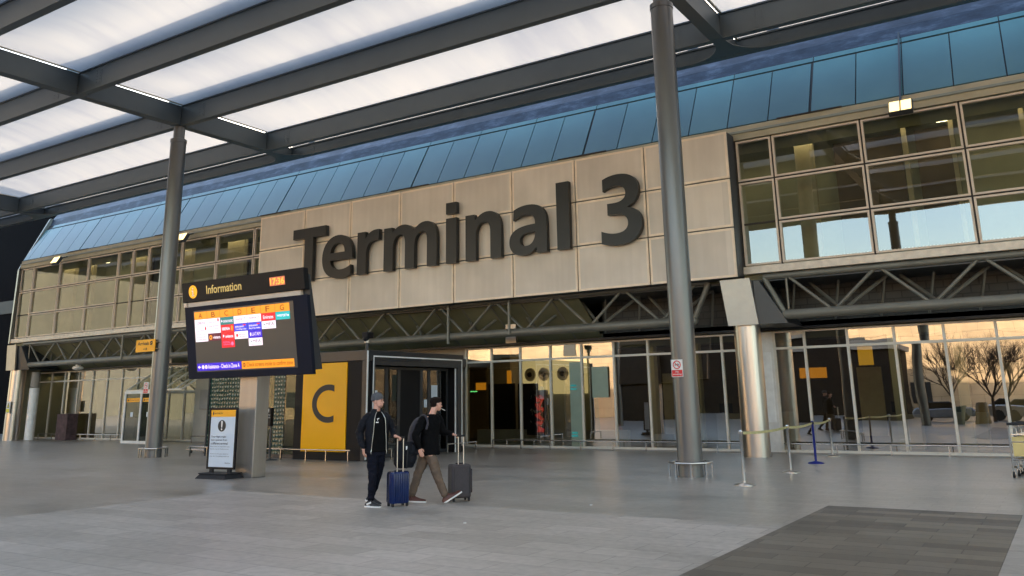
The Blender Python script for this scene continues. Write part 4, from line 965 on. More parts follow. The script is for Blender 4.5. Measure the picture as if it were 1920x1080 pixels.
def cell(c, r, n, mi):
    a = X0 + c * CW; z1 = 3.795 - r * RH; tq(s, a + .004, a + CW - .006, z1 - n * RH + .006, z1, -.010, mi); return a, z1
def line(c, r, t, dz, h, mi, m0=.06, m1=.06, bold=.01):
    a = X0 + c * CW; z1 = 3.795 - r * RH - dz; T(s, t, a + m0, a + CW - m1, z1 - h, z1, -.013, mi, bold)
cell(0, 0, 1, WH); line(0, 0, "DELTA", .06, .06, INK, .14, .09, .02); s.mat(PK); s.add([tp(X0 + .07, -.013, 3.795 - .12), tp(X0 + .12, -.013, 3.795 - .12), tp(X0 + .095, -.013, 3.795 - .07)], [(0, 1, 2)])
cell(0, 1, 2, WH); line(0, 1, "virgin atlantic", .07, .05, PK, .06, .14, .01)
for k, t in enumerate(("Please go to zone A", "for Delta and codeshare", "or other airlines")): line(0, 1, t, .17 + k * .06, .035, INK)
cell(1, 0, 2, WH); line(1, 0, "virgin atlantic", .07, .05, PK, .06, .12, .01)
for k, t in enumerate(("Pacific & Atlantic", "premium customers")): line(1, 0, t, .17 + k * .07, .035, INK)
for cc_, rr_ in ((0, 1), (1, 0)): tdisc(s, X0 + cc_ * CW + CW - .08, 3.795 - rr_ * RH - .05, .03, -.013, RD, 10, .045)
cell(1, 2, 1, MA); line(1, 2, "vistara", .06, .07, WH, .19, .03, .02); tdisc(s, X0 + CW + .10, 3.795 - 2.5 * RH, .06, -.013, OR, 10); tdisc(s, X0 + CW + .10, 3.795 - 2.5 * RH, .025, -.015, MA, 8)
cell(2, 0, 1, TE); line(2, 0, "CATHAY PACIFIC", .07, .06, WH, .11, .03, .02)
s.mat(WH); s.add([tp(X0 + 2 * CW + .04, -.013, 3.67), tp(X0 + 2 * CW + .09, -.013, 3.70), tp(X0 + 2 * CW + .04, -.013, 3.74)], [(0, 1, 2)])
cell(2, 1, 1, RD); line(2, 1, "IBERIA", .06, .07, WH, .05, .15, .02); tdisc(s, X0 + 2 * CW + .42, 3.795 - 1.5 * RH, .035, -.013, OR, 10, .07)
cell(2, 2, 1, RD); line(2, 2, "avianca", .06, .07, WH, .16, .05, .02); tdisc(s, X0 + 2 * CW + .09, 3.795 - 2.45 * RH, .04, -.013, WH, 3, .05)
cell(2, 3, 1, RD); line(2, 3, "ROYAL", .03, .04, PK, .07, .18); line(2, 3, "JORDANIAN", .09, .04, PK, .07, .16); tdisc(s, X0 + 2 * CW + .40, 3.795 - 3.5 * RH, .05, -.013, PK, 8)
for c in (3, 4):
    cell(c, 0, 1, WH); line(c, 0, "American", .05, .05, INK, .07, .16, .01); line(c, 0, "oneworld partner", .125, .03, PK, .07, .1)
    s.mat(BL); s.add([tp(X0 + c * CW + .37, -.013, 3.76), tp(X0 + c * CW + .40, -.013, 3.76), tp(X0 + c * CW + .43, -.013, 3.68)], [(0, 1, 2)])
    cell(c, 1, 1, BL); line(c, 1, "BRITISH AIRWAYS", .055, .04, WH, .05, .14, .02); tdisc(s, X0 + c * CW + .38, 3.795 - 1.22 * RH, .06, -.013, RD, 10, .016)
    line(c, 1, "Travelling today" if c == 3 else "Bag drop desks", .115, .045, WH, .05, .05, .01)
cell(3, 2, 1, WH); line(3, 2, "ROYAL", .06, .035, INK, .18, .10); line(3, 2, "AIR MAROC", .11, .035, INK, .18, .04, 0); tdisc(s, X0 + 3 * CW + .10, 3.795 - 2.5 * RH, .045, -.013, RD, 5)
cell(4, 2, 1, IN); line(4, 2, "LATAM", .05, .08, WH, .14, .06, .0); tdisc(s, X0 + 4 * CW + .09, 3.795 - 2.5 * RH, .025, -.013, WH, 6, .05)
for c, r in ((4, 3), (5, 1)):
    cell(c, r, 1, WH); line(c, r, "MEA", .035, .075, INK, .15, .06, .0); line(c, r, "Middle East Airlines", .13, .03, INK, .07, .07, 0); tdisc(s, X0 + c * CW + .09, 3.795 - (r + .4) * RH, .03, -.013, TE, 3, .045)
cell(5, 0, 1, RD); line(5, 0, "Emirates", .05, .085, WH, .07, .07, .012)
cell(6, 0, 1, CY); line(6, 0, "WESTJET", .06, .065, WH, .05, .10, .02); tdisc(s, X0 + 6 * CW + .43, 3.795 - .5 * RH, .03, -.013, WH, 4)
zb0, zb1 = 2.53, 2.71
tq(s, -18.52, -16.86, zb0, zb1, -.010, IN); tq(s, -16.84, -15.03, zb0, zb1, -.010, OR)
T(s, "Assistance - Check in Zone A", -18.10, -16.92, 2.575, 2.675, -.013, WH, .012); T(s, "Check screens inside to confirm zone", -16.66, -15.07, 2.575, 2.675, -.013, BR, .01)
for cx in (-18.29, -18.17): tdisc(s, cx, 2.62, .048, -.013, WH)
T(s, "i", -18.30, -18.28, 2.59, 2.65, -.016, IN); T(s, "&", -18.19, -18.15, 2.59, 2.65, -.016, IN)
s.mat(WH); s.add([tp(-18.49, -.013, 2.62), tp(-18.43, -.013, 2.575), tp(-18.43, -.013, 2.665)], [(0, 1, 2)]); tq(s, -18.44, -18.37, 2.61, 2.63, -.013, WH)
tdisc(s, -16.75, 2.62, .05, -.013, BR); tq(s, -16.79, -16.71, 2.61, 2.63, -.016, OR)
s.build("display", mats_s, sob, fix=False)

# ================================================================ POSTER STAND
ps = thing("poster_stand", "black swing poster stand showing an exclamation mark, beside the information board post", "poster stand", (-17.35, 13.9, 0), world=False, rz=math.radians(4))
b = MB(); b.hexa([(-.50, -.33, 0), (.50, -.33, 0), (.50, .30, 0), (-.50, .30, 0), (-.44, -.24, .10), (.44, -.24, .10), (.44, .22, .10), (-.44, .22, .10)])
b.box(-.46, .46, -.27, .25, .10, .125); b.build("base", "rubber", ps, bevel=.02)
for x in (-.30, .30): MB().box(x - .05, x + .05, -.03, .03, .12, .21).build("bracket", "rubber", ps)
f = MB(); f.box(-.47, -.415, -.025, .025, .20, 1.62).box(.415, .47, -.025, .025, .20, 1.62).box(-.415, .415, -.025, .025, .20, .25).box(-.415, .415, -.025, .025, 1.57, 1.62)
f.build("frame", "black", ps, bevel=.008)
p_ = MB().box(-.415, .415, -.012, .012, .25, 1.57).build("poster", "poster", ps)
s = MB(); s.mat(0).box(-.415, .415, -.016, -.013, 1.41, 1.57); s.mat(1).disc((-.34, 1.49), .022, -.018, rz=.04); put_text(s, "HEATHROW", -.30, -.02, 1.47, 1.51, -.018, 1)
s.mat(1).disc((-.03, 1.20), .135, -.016, n=30); s.mat(2).add([(-.06, -.020, 1.31), (0, -.020, 1.31), (-.015, -.020, 1.16), (-.045, -.020, 1.16)], [(0, 3, 2, 1)]); s.disc((-.03, 1.12), .022, -.020)
for k, t in enumerate(("Your flight might", "now operate from", "a different terminal")): put_text(s, t, -.37, .14 + .03 * k, .915 - .075 * k, .97 - .075 * k, -.016, 3, bold=.012)
for k, (t, e) in enumerate((("Please check the Flight Information", .28), ("boards or go to heathrow.com", .24), ("", 0), ("Thank you for your patience", .24), ("and for travelling with us", .26))):
    if t: put_text(s, t, -.38, e, .70 - .055 * k, .73 - .055 * k, -.016, 3)
put_text(s, "Heathrow", .14, .32, .33, .36, -.016, 3)
s.build("lettering", ["orange_sign", "sign_ink", "white_paint", "case_grey"], p_)

# ================================================================ QUEUE BARRIERS
ST = [(-5.66, 17.0, 0, "polished queue post nearest the viewer, at the front end of the yellow tape"), (-5.62, 20.16, 0, "polished queue post second from the front, before the blue one"),
      (-5.76, 23.0, 1, "only blue queue post in the row"), (-5.97, 25.75, 0, "polished queue post closest to the glazing, at the back end of the tape")]
qp = []
for x, y, bl, lab in ST:
    t = thing("queue_post", lab, "queue post", (x, y, 0), group="queue posts in a line", world=False); mm = "blue_post" if bl else "chrome"
    MB().lathe((0, 0, 0), [(.20, 0), (.20, .012), (.17, .03), (.05, .055), (.035, .06)], n=32).build("base", "blue_post" if bl else "alu", t, smooth=True)
    MB().lathe((0, 0, 0), [(.030, .05), (.030, .96), (.034, .965), (.034, 1.03), (.026, 1.045)], n=20).build("pole", mm, t, smooth=True)
    MB().box(-.038, .038, -.038, .038, .955, 1.02).build("head", "dark_metal" if bl else mm, t, bevel=.006); qp.append((x, y))
for (a, b, lab, mm) in ((qp[0], qp[1], "long sagging yellow tape between the two nearest queue posts", "belt"), (qp[1], qp[2], "pale yellow tape between the second post and the blue post", "belt"), (qp[2], qp[3], "short yellow tape between the blue post and the post by the glass", "belt")):
    s = MB(); n = 14; vs = []
    for i in range(n + 1):
        u = i / n; x = a[0] + (b[0] - a[0]) * u; y = a[1] + .04 + (b[1] - a[1] - .08) * u; z = .985 - .035 * 4 * u * (1 - u)
        tw = .006 * math.sin(u * 5); vs += [(x - .001 + tw, y, z - .026), (x + .001 - tw, y, z + .026)]
    s.add(vs, [(2 * i, 2 * i + 1, 2 * i + 3, 2 * i + 2) for i in range(n)])
    o = s.build("queue_tape", mm, fix=False); tag(o, lab, "tape", "queue tapes")
    so = o.modifiers.new("t", 'SOLIDIFY'); so.thickness = .003

# ================================================================ LUGGAGE TROLLEYS
def trolley(x, y, rz, lab, first=None):
    t = thing("luggage_trolley", lab, "trolley", (x, y, 0), rz, "luggage trolleys", world=False)
    s = MB()
    for sx in (-.27, .27):
        s.tube((sx, 0, .10), (sx, -.16, 1.02), .018, n=10); s.tube((sx, 0, .12), (sx * .5, .95, .14), .018, n=10); s.tube((sx, -.16, 1.02), (sx, -.26, 1.06), .018, n=10)
    s.tube((-.27, -.05, .35), (.27, -.05, .35), .014, n=8); s.tube((-.27, -.10, .70), (.27, -.10, .70), .014, n=8); s.tube((-.135, .95, .14), (.135, .95, .14), .018, n=8)
    for k in range(5): s.tube((-.2 + .1 * k, 0, .14), (-.11 + .055 * k, .95, .15), .007, n=6)
    s.build("frame", "chrome", t, smooth=True)
    MB().tube((-.31, -.27, 1.06), (.31, -.27, 1.06), .026, n=12).build("handle", "rubber", t, smooth=True)
    MB().box(-.23, .23, -.105, -.085, .42, .80).build("advert_panel", "trolley_panel", t, bevel=.006)
    s = MB(); s.box(-.24, .24, -.19, -.02, .84, .86); 
    for k in range(6): s.tube((-.24 + .096 * k, -.19, .86), (-.24 + .096 * k, -.19, .98), .005, n=6)
    s.tube((-.24, -.19, .98), (.24, -.19, .98), .008, n=8); s.build("basket", "alu", t)
    for (a, b) in ((-.27, .0), (.27, .0), (0, .86)):
        w = MB().tube((a - .018, b, .065), (a + .018, b, .065), .065, n=18).build("wheel", "rubber", t, smooth=True)
        MB().box(a - .03, a + .03, b - .02, b + .02, .06, .14).build("fork", "chrome", w)
    return t
trolley(-1.0, 20.6, math.radians(12), "nearest of the nested luggage trolleys cut by the right edge of the picture")
trolley(-.93, 21.0, math.radians(12), "second luggage trolley nested behind the one at the right edge")
trolley(-.86, 21.4, math.radians(12), "rearmost luggage trolley of the nested row at the right edge")
trolley(-26.35, 20.6, math.radians(102), "lone luggage trolley at the left edge of the pebbled glass, its front wheels showing")

# window stickers and things inside the glass
tag(MB().box(-13.98, -13.36, 26.632, 26.64, 1.72, 2.76).build("window_poster", "pale_green"), "large pale green sheet stuck on the glazing right of the porch", "poster")
s = MB(); s.box(-14.86, -14.42, 26.632, 26.64, .1, 2.95); o = s.build("banner", "pale_green"); tag(o, "tall pale banner with blue lines fixed to the glazing", "banner")
s = MB()
for z in (.42, .52, 2.0, 2.12): s.box(-14.84, -14.60, 26.628, 26.631, z, z + .05)
s.build("lettering", "scr_teal", o)
mp = thing("poster_board", "black advertising board with red twisted lettering inside the glazing", "poster", (-16.6, 27.3, .45))
MB().box(-16.85, -15.95, 26.90, 26.95, .45, 2.02).build("board", "black", mp)
s = MB(); vs, fs = text_mesh("MARS", bold=.05)
ax, bx = min(v[0] for v in vs), max(v[0] for v in vs); ay, by = min(v[1] for v in vs), max(v[1] for v in vs)
s.add([(-16.14 - .30 * (v[1] - ay) / (by - ay) + .06 * math.sin(9 * v[0]), 26.89, .55 + 1.30 * (v[0] - ax) / (bx - ax)) for v in vs], fs)
s.mat(1)
for k in range(16):
    a = random.uniform(-16.7, -16.1); z = random.uniform(.6, 1.9); r = random.uniform(.04, .09); t = random.uniform(0, 3)
    s.bar((a - r * math.cos(t), 26.885, z - r * math.sin(t)), (a + r * math.cos(t), 26.885, z + r * math.sin(t)), .003, .05)
s.build("lettering", ["mars_red", "wall_grey"], mp, fix=False)
def hang(name, lab, x0, x1, z0, z1, y, m_): tag(MB().box(x0, x1, y, y + .06, z0, z1).build(name, m_), lab, "sign")
hang("hanging_sign", "small lit orange sign hanging in the hall just right of the porch", -21.45, -20.85, 2.12, 2.42, 30.2, "lit_orange")
hang("hanging_sign", "narrow lit orange sign beside the round pale column in the hall", -18.80, -18.62, 2.3, 2.82, 28.6, "lit_orange")
hang("hanging_sign", "lit green strip sign low in the hall by the porch", -20.3, -20.0, 2.02, 2.06, 28.2, "lit_green")
hang("hanging_sign", "upright yellow sign hanging inside behind the queue posts", -5.75, -5.3, 2.6, 3.2, 29.6, "lit_yellow")
hang("hanging_sign", "wide orange sign above the desks behind the fat steel column", -7.9, -7.0, 2.25, 2.6, 30.5, "lit_orange")

# ================================================================ FAR LEFT
db = thing("far_building", "nearly black building beyond the left end of the terminal", "building", (-62, 34, 0))
MB().box(-85, -52.5, 31, 50, 0, 18).build("wall", "far_black", db)
MB().box(-84, -53, 30.95, 30.99, 8.2, 9.1).build("window_band", "dark_blue_panel", db)
MB().box(-85.2, -52.3, 30.8, 50, 18, 18.4).build("roof", "opp_dark", db)

# ================================================================ BEHIND THE VIEWER (seen mirrored in the glass)
ob = thing("stone_building", "sunlit tan stone building mirrored in the ground floor glass", "building", (-20, -27, 0))
MB().box(-83.5, 60, -40, -26, 0, 10.6).build("wall", "stone_tan", ob)
MB().box(-83.6, 60.3, -40.2, -25.8, 10.6, 11.0).build("roof", "wall_pale", ob)
s = MB(); x = -80
while x < 58:
    for z in (1.2, 4.6, 7.6):
        if random.random() < .25: s.box(x, x + 1.5, -25.99, -25.94, z, z + 1.7)
    x += 4.3
s.build("window", "dark_blue_panel", ob)
ta = thing("tall_block", "tall olive stone block mirrored in the upper left windows", "building", (-130, -30, 0))
MB().box(-240, -84, -60, -27, 0, 34).build("wall", "stone_olive", ta)
MB().box(-240.3, -83.7, -60.3, -26.7, 34, 34.6).build("roof", "wall_grey", ta)
dk = thing("car_park", "dark low building mirrored in the middle panes of the ground floor", "building", (-28, -17, 0))
s = MB(); s.box(-34, -22.0, -24, -16, 0, 8.2); s.box(-21.99, -10.8, -22, -17, 0, 5.3); s.build("wall", "opp_dark", dk)
s = MB(); s.box(-34.2, -21.8, -24.2, -15.9, 8.2, 8.5); s.box(-21.79, -10.6, -22.2, -16.8, 5.3, 5.6); s.build("roof", "wall_grey", dk)
def bare_tree(x, y, h, seed, lab):
    rnd = random.Random(seed); t = thing("bare_tree", lab, "tree", (x, y, 0), group="bare trees on the forecourt", world=False)
    s = MB(); s.tube((0, 0, 0), (.03, 0, 1.6), .10, .075, n=10); s.build("trunk", "bark", t, smooth=True)
    cr = MB()
    def grow(p, d, L, r, k):
        q = p + d * L; cr.tube(p, q, r, r * .68, n=5 if k > 1 else 4, cap=False)
        if k == 0: return
        for i in range(3 if k > 1 else 2):
            nd = (d + Vector((rnd.uniform(-1, 1), rnd.uniform(-1, 1), rnd.uniform(-.35, .75))) * .62).normalized()
            grow(p + d * L * rnd.uniform(.55, 1), nd, L * rnd.uniform(.62, .85), r * .62, k - 1)
    for i in range(6):
        a = i * 1.05; grow(Vector((.03, 0, 1.5)), Vector((math.cos(a) * .6, math.sin(a) * .6, .85)).normalized(), h * .24, .05, 5)
    cr.build("crown", "bark", t)
bare_tree(-6.3, -7.5, 6.0, 3, "bare tree mirrored in the pane at the far right, left one")
bare_tree(-3.9, -8.5, 6.0, 5, "bare tree mirrored in the pane at the far right, right one")
tag(MB().lathe((-5.6, -5.8, 0), [(.32, 0), (.42, .95), (.46, .96), (.46, 1.05)], n=28).build("planter_bin", "bin_green", smooth=True), "grey green round bin mirrored in the far right pane", "bin")
tag(MB().lathe((-4.3, -5.2, 0), [(.40, 0), (.30, 1.15), (.26, 1.2)], n=28).build("planter", "bin_brown", smooth=True), "tapering brown planter mirrored in the far right pane", "planter")
def car(x, y, lab, col="car_paint"):
    t = thing("parked_car", lab, "car", (x, y, 0), group="cars parked behind the viewer", world=False)
    s = MB(); s.prism([(-2.1, .3), (2.1, .3), (2.15, .65), (1.9, .85), (.9, .95), (-1.9, .98), (-2.15, .7)], -.85, .85); s.build("body", col, t, bevel=.08, smooth=True)
    s = MB(); s.prism([(-1.75, .96), (.95, .94), (.25, 1.42), (-1.2, 1.45)], -.72, .72); s.build("cabin", "car_glass", t, bevel=.06, smooth=True)
    for a in (-1.35, 1.35):
        for b in (-.80, .80): MB().tube((a, b - .1, .32), (a, b + .1, .32), .32, n=20).build("wheel", "rubber", t, smooth=True)
car(-7.2, -12, "grey parked car mirrored behind the bins"); car(-2.5, -12.2, "silver parked car mirrored at the right of the bins", "alu")

# ================================================================ PEOPLE
def crease(o, sz, st):
    t = bpy.data.textures.new("cloth", 'CLOUDS'); t.noise_scale = sz; t.noise_depth = 2
    d = o.modifiers.new("c", 'DISPLACE'); d.texture = t; d.strength = st; d.mid_level = .5; d.texture_coords = 'LOCAL'
    return o
def remesh(o, vox, smooth=4):
    r = o.modifiers.new("r", 'REMESH'); r.mode = 'VOXEL'; r.voxel_size = vox; r.use_smooth_shade = True
    if smooth:
        s_ = o.modifiers.new("s", 'SMOOTH'); s_.iterations = smooth; s_.factor = .5
    return o
def limb(mb, pts, rs, n=14):
    for i in range(len(pts) - 1): mb.tube(pts[i], pts[i + 1], rs[i], rs[i + 1], n=n)
    for p, r in zip(pts, rs): mb.ball(p, r, n=n)
def loft(mb, rings, n=20):
    """rings: (centre, half width, half depth, yaw) stacked upwards"""
    vs = []
    for c, a, b, yw in rings:
        ca, sa = math.cos(yw), math.sin(yw)
        for i in range(n):
            t = 2 * math.pi * i / n; u = math.copysign(abs(math.cos(t)) ** .85, math.cos(t)) * a; w_ = math.copysign(abs(math.sin(t)) ** .85, math.sin(t)) * b
            vs.append((c[0] + u * ca - w_ * sa, c[1] + u * sa + w_ * ca, c[2]))
    k = len(rings)
    fs = [(j * n + i, j * n + (i + 1) % n, (j + 1) * n + (i + 1) % n, (j + 1) * n + i) for j in range(k - 1) for i in range(n)] + [tuple(range(n))[::-1], tuple(range((k - 1) * n, k * n))]
    mb.add(vs, fs)
class Frame:      # local head / hand frame: f forward, l left, u up
    def __init__(s, o, f, u=(0, 0, 1)):
        s.o = Vector(o); s.f = Vector(f).normalized(); u = Vector(u); s.l = u.cross(s.f).normalized(); s.u = s.f.cross(s.l).normalized()
    def p(s, a, b, c): return s.o + s.f * a + s.l * b + s.u * c
    def ball(s, mb, a, b, c, ra, rb, rc, n=16): mb.ball(s.p(a, b, c), ra, rb, rc, n=n, X=s.f, Y=s.l, Z=s.u)
def head(mb, F, k=1.0):
    F.ball(mb, -.012 * k, 0, .035 * k, .098 * k, .077 * k, .092 * k)     # skull
    F.ball(mb, .030 * k, 0, -.030 * k, .062 * k, .060 * k, .080 * k)     # face
    F.ball(mb, .052 * k, 0, -.085 * k, .034 * k, .040 * k, .028 * k)     # chin
    F.ball(mb, .076 * k, 0, .022 * k, .020 * k, .048 * k, .013 * k)      # brow
    mb.tube(F.p(.088 * k, 0, .008 * k), F.p(.108 * k, 0, -.030 * k), .009 * k, .015 * k, n=10); F.ball(mb, .103 * k, 0, -.030 * k, .014 * k, .016 * k, .011 * k, 10)
    F.ball(mb, .088 * k, 0, -.058 * k, .012 * k, .024 * k, .006 * k, 10); F.ball(mb, .086 * k, 0, -.068 * k, .011 * k, .021 * k, .007 * k, 10)
    for sd in (-1, 1):
        F.ball(mb, -.004 * k, sd * .078 * k, -.008 * k, .018 * k, .009 * k, .030 * k, 10)
        F.ball(mb, .070 * k, sd * .036 * k, -.028 * k, .018 * k, .018 * k, .020 * k, 10)
def eyes(F, par, mname="sign_ink", k=1.0):
    s = MB()
    for sd in (-1, 1):
        F.ball(s, .088 * k, sd * .031 * k, .000, .008 * k, .013 * k, .006 * k, 10)
        s.bar(F.p(.096 * k, sd * .014 * k, .020 * k), F.p(.084 * k, sd * .050 * k, .024 * k), .010 * k, .009 * k)
    s.build("eyebrows", "hair", par)
def hand(mb, w, d, n_, grip=False, side=1, k=1.0):
    """w wrist, d direction of the fingers, n_ palm normal; five separate fingers"""
    F = Frame(w, d, n_)
    F.ball(mb, .045 * k, 0, 0, .050 * k, .040 * k, .017 * k, 12); mb.tube(w, F.p(.03 * k, 0, 0), .026 * k, .028 * k, n=12)
    lens = [.070, .080, .075, .058]
    for i, L in enumerate(lens):
        b = (.030 - .020 * i) * side * k; L *= k; r = .0092 * k
        p0 = F.p(.078 * k, b, 0)
        if grip:
            p1 = F.p(.078 * k + L * .42, b, -.010 * k); p2 = F.p(.078 * k + L * .50, b, -.036 * k); p3 = F.p(.078 * k + L * .18, b, -.048 * k)
        else:
            p1 = F.p(.078 * k + L * .42, b * 1.05, -.006 * k); p2 = F.p(.078 * k + L * .75, b * 1.05, -.020 * k); p3 = F.p(.078 * k + L * .95, b, -.038 * k)
        limb(mb, [p0, p1, p2, p3], [r * 1.05, r, r * .95, r * .85], n=8)
    t0 = F.p(.022 * k, .030 * side * k, 0); t1 = F.p(.048 * k, .056 * side * k, -.012 * k); t2 = F.p(.080 * k, (.055 if not grip else .040) * side * k, -.026 * k)
    limb(mb, [t0, t1, t2], [.013 * k, .0105 * k, .009 * k], n=8)
def shoe(F, L, mats, par, nm="shoe"):
    """F: origin at the ankle over the heel, f along the foot, u up; sole bottom at c=-.10"""
    s = MB(); prof = [(-.075, .034, .045), (-.04, .040, .085), (.02, .040, .100), (.07, .043, .070), (.12, .048, .050), (.17, .044, .040), (.205, .028, .030)]
    n = 12; vs = []
    for (a, wd, hh) in prof:
        for i in range(n):
            t = math.pi * 2 * i / n
            vs.append(F.p(a * L, wd * math.cos(t), -.082 + max(0, math.sin(t)) * hh + min(0, math.sin(t)) * .004))
    k = len(prof)
    s.mat(0).add(vs, [(j * n + i, j * n + (i + 1) % n, (j + 1) * n + (i + 1) % n, (j + 1) * n + i) for j in range(k - 1) for i in range(n)] + [tuple(range(n))[::-1], tuple(range((k - 1) * n, k * n))])
    o = s.build(nm, mats[0], par, smooth=True)
    q = MB(); vs = []
    out = [(-.088, .022), (-.075, .040), (-.03, .044), (.05, .044), (.12, .053), (.175, .048), (.212, .024)]
    P = [(a, w_) for a, w_ in out] + [(a, -w_) for a, w_ in out[::-1]]; n = len(P)
    vs = [F.p(a * L, w_, -.104) for a, w_ in P] + [F.p(a * L, w_, -.078) for a, w_ in P]
    q.add(vs, [tuple(range(n)), tuple(range(n, 2 * n))] + [(i, (i + 1) % n, n + (i + 1) % n, n + i) for i in range(n)])
    q.build("sole", mats[1], o, bevel=.004)
    return o
def view_frame(b):
    d = Vector((b[0], b[1], 0)).normalized(); return math.atan2(-d.x, d.y)
V3 = lambda a, v, z: Vector((a, -v, z))       # a: picture right, v: towards the viewer

# ---- man 1 -------------------------------------------------------
B1_ = (-10.08, 11.19)
m1 = thing("person", "man in grey beanie and open black bomber jacket holding the blue suitcase", "person", (*B1_, 0), view_frame(B1_), world=False)
HF = Frame(V3(.062, .02, 1.712), V3(.86, .50, .02)); HF.p(0, 0, 0)
SR, SL = V3(-.135, .06, 1.47), V3(.235, -.08, 1.47)
ER, WR = V3(-.235, .02, 1.20), V3(-.165, .10, .955)
EL_, WL = V3(.315, -.12, 1.235), V3(.355, .10, 1.135)
fy = math.radians(22)
s = MB(); head(s, HF)
limb(s, [V3(.045, .0, 1.66), V3(.05, -.01, 1.56), V3(.05, -.01, 1.48)], [.056, .058, .07])
loft(s, [(V3(.045, 0, .86), .15, .10, fy), (V3(.05, 0, .98), .145, .10, fy), (V3(.05, 0, 1.15), .14, .10, fy), (V3(.05, 0, 1.35), .15, .10, fy), (V3(.05, 0, 1.45), .13, .08, fy), (V3(.05, 0, 1.50), .07, .06, fy)])
limb(s, [SR + Vector((.04, 0, -.06)), ER, WR], [.045, .040, .027]); limb(s, [SL + Vector((-.04, 0, -.06)), EL_, WL], [.045, .040, .027])
hand(s, WR, V3(.10, .05, -1), V3(-.9, .4, 0), side=-1); hand(s, WL, V3(.85, .35, -.25), V3(0, .0, 1), grip=True, side=1)
limb(s, [V3(-.03, .04, .90), V3(.0, .07, .50), V3(-.02, .0, .12)], [.08, .055, .04]); limb(s, [V3(.12, -.05, .90), V3(.08, -.14, .50), V3(-.01, -.36, .15)], [.08, .055, .04])
body1 = remesh(s.build("body", "skin", m1), .0065, 2)
eyes(HF, m1)
s = MB(); HF.ball(s, .047, 0, -.084, .0415, .0455, .030); remesh(s.build("beard", "stubble", m1), .006, 2)
s = MB(); HF.ball(s, -.016, 0, .062, .112, .092, .088); HF.ball(s, -.028, 0, .030, .104, .090, .046)
bn = remesh(s.build("beanie", "beanie", m1), .007, 2)
# trousers
s = MB()
limb(s, [V3(-.02, .03, .86), V3(-.01, .07, .70), V3(.0, .085, .49), V3(-.012, .05, .30), V3(-.025, .0, .13)], [.098, .092, .073, .064, .054])
limb(s, [V3(.11, -.05, .86), V3(.11, -.09, .70), V3(.085, -.14, .50), V3(.04, -.25, .31), V3(-.01, -.36, .16)], [.098, .092, .072, .062, .054])
loft(s, [(V3(.05, 0, .82), .16, .115, fy), (V3(.05, 0, .90), .165, .12, fy), (V3(.05, 0, 1.0), .155, .115, fy)])
s.ball(V3(-.03, .02, .155), .060, .055, .03, n=12); s.ball(V3(.0, .12, .47), .035, .03, .02, n=10)
crease(remesh(s.build("trousers", "jeans", m1), .011, 3), .07, .028)
# t-shirt
s = MB(); loft(s, [(V3(.055, .01, .88), .162, .122, fy), (V3(.06, .012, 1.05), .155, .122, fy), (V3(.06, .012, 1.30), .165, .122, fy), (V3(.055, .005, 1.46), .145, .10, fy), (V3(.05, 0, 1.545), .068, .066, fy)])
remesh(s.build("t_shirt", "tshirt", m1), .012, 3)
s = MB()
TF = Frame(V3(.075, .133, 1.40), V3(.30, .95, 0))
s.bar(TF.p(.012, .010, .03), TF.p(.008, -.025, .02), .005, .010); s.bar(TF.p(.010, -.012, .02), TF.p(.012, -.020, -.005), .005, .010)
s.bar(TF.p(.012, .0, -.035), TF.p(.008, -.045, -.035), .005, .016); s.build("print", "trim_white", m1)
# bomber jacket: open front, lofted shell from side to side
s = MB(); n = 26
rings = [(.855, .190, .146), (.885, .196, .152), (.925, .186, .146), (1.05, .190, .150), (1.20, .190, .148), (1.34, .205, .150), (1.43, .205, .140), (1.49, .165, .112), (1.535, .098, .088), (1.585, .080, .082)]
vs = []
for (z, a, b) in rings:
    op = math.radians(44 - 24 * max(0, z - .9) / .67)
    for i in range(n + 1):
        t = -math.pi / 2 + op + (2 * math.pi - 2 * op) * i / n; u, v = a * math.cos(t), b * math.sin(t)
        wob = 1 + .015 * math.sin(9 * t + z * 14)
        vs.append((.05 + (u * math.cos(fy) - v * math.sin(fy)) * wob, (u * math.sin(fy) + v * math.cos(fy)) * wob, z))
k = len(rings)
s.add(vs, [(j * (n + 1) + i, j * (n + 1) + i + 1, (j + 1) * (n + 1) + i + 1, (j + 1) * (n + 1) + i) for j in range(k - 1) for i in range(n)])
jk = s.build("jacket", "jacket", m1, smooth=True, fix=False); so = jk.modifiers.new("t", 'SOLIDIFY'); so.thickness = .02; so.offset = 0
sb = jk.modifiers.new("s", 'SUBSURF'); sb.levels = 2; sb.render_levels = 2; crease(jk, .07, .02)
for e in (0, n):
    z_ = MB(); P = [Vector(vs[j * (n + 1) + e]) for j in range(k - 1)]; out = (P[4] - Vector((.05, 0, P[4].z))).normalized() * .010
    z_.path([p + out for p in P], .0048, n=6); z_.build("zip", "alu", jk)
s = MB()
limb(s, [SR + Vector((.04, 0, -.015)), V3(-.175, .05, 1.35), ER, V3(-.205, .06, 1.07), WR + Vector((0, 0, .02))], [.076, .076, .068, .060, .047])
s.ball(V3(-.215, .04, 1.13), .066, .066, .03, n=12); s.ball(WR + Vector((0, 0, .025)), .047, .047, .03, n=12)
crease(remesh(s.build("sleeve", "jacket", jk), .011, 3), .06, .026)
s = MB()
limb(s, [SL + Vector((-.04, 0, -.015)), V3(.265, -.10, 1.35), EL_, V3(.335, .0, 1.185), WL + Vector((-.01, .02, .01))], [.076, .074, .066, .057, .043])
s.ball(EL_ + Vector((.01, 0, .05)), .066, .066, .03, n=12)
crease(remesh(s.build("sleeve", "jacket", jk), .011, 3), .06, .026)
s = MB(); s.mat(0)
shoe(Frame(V3(-.04, .02, .104), V3(.80, .60, 0)), 1.05, ("sign_ink", "sole_white"), m1)
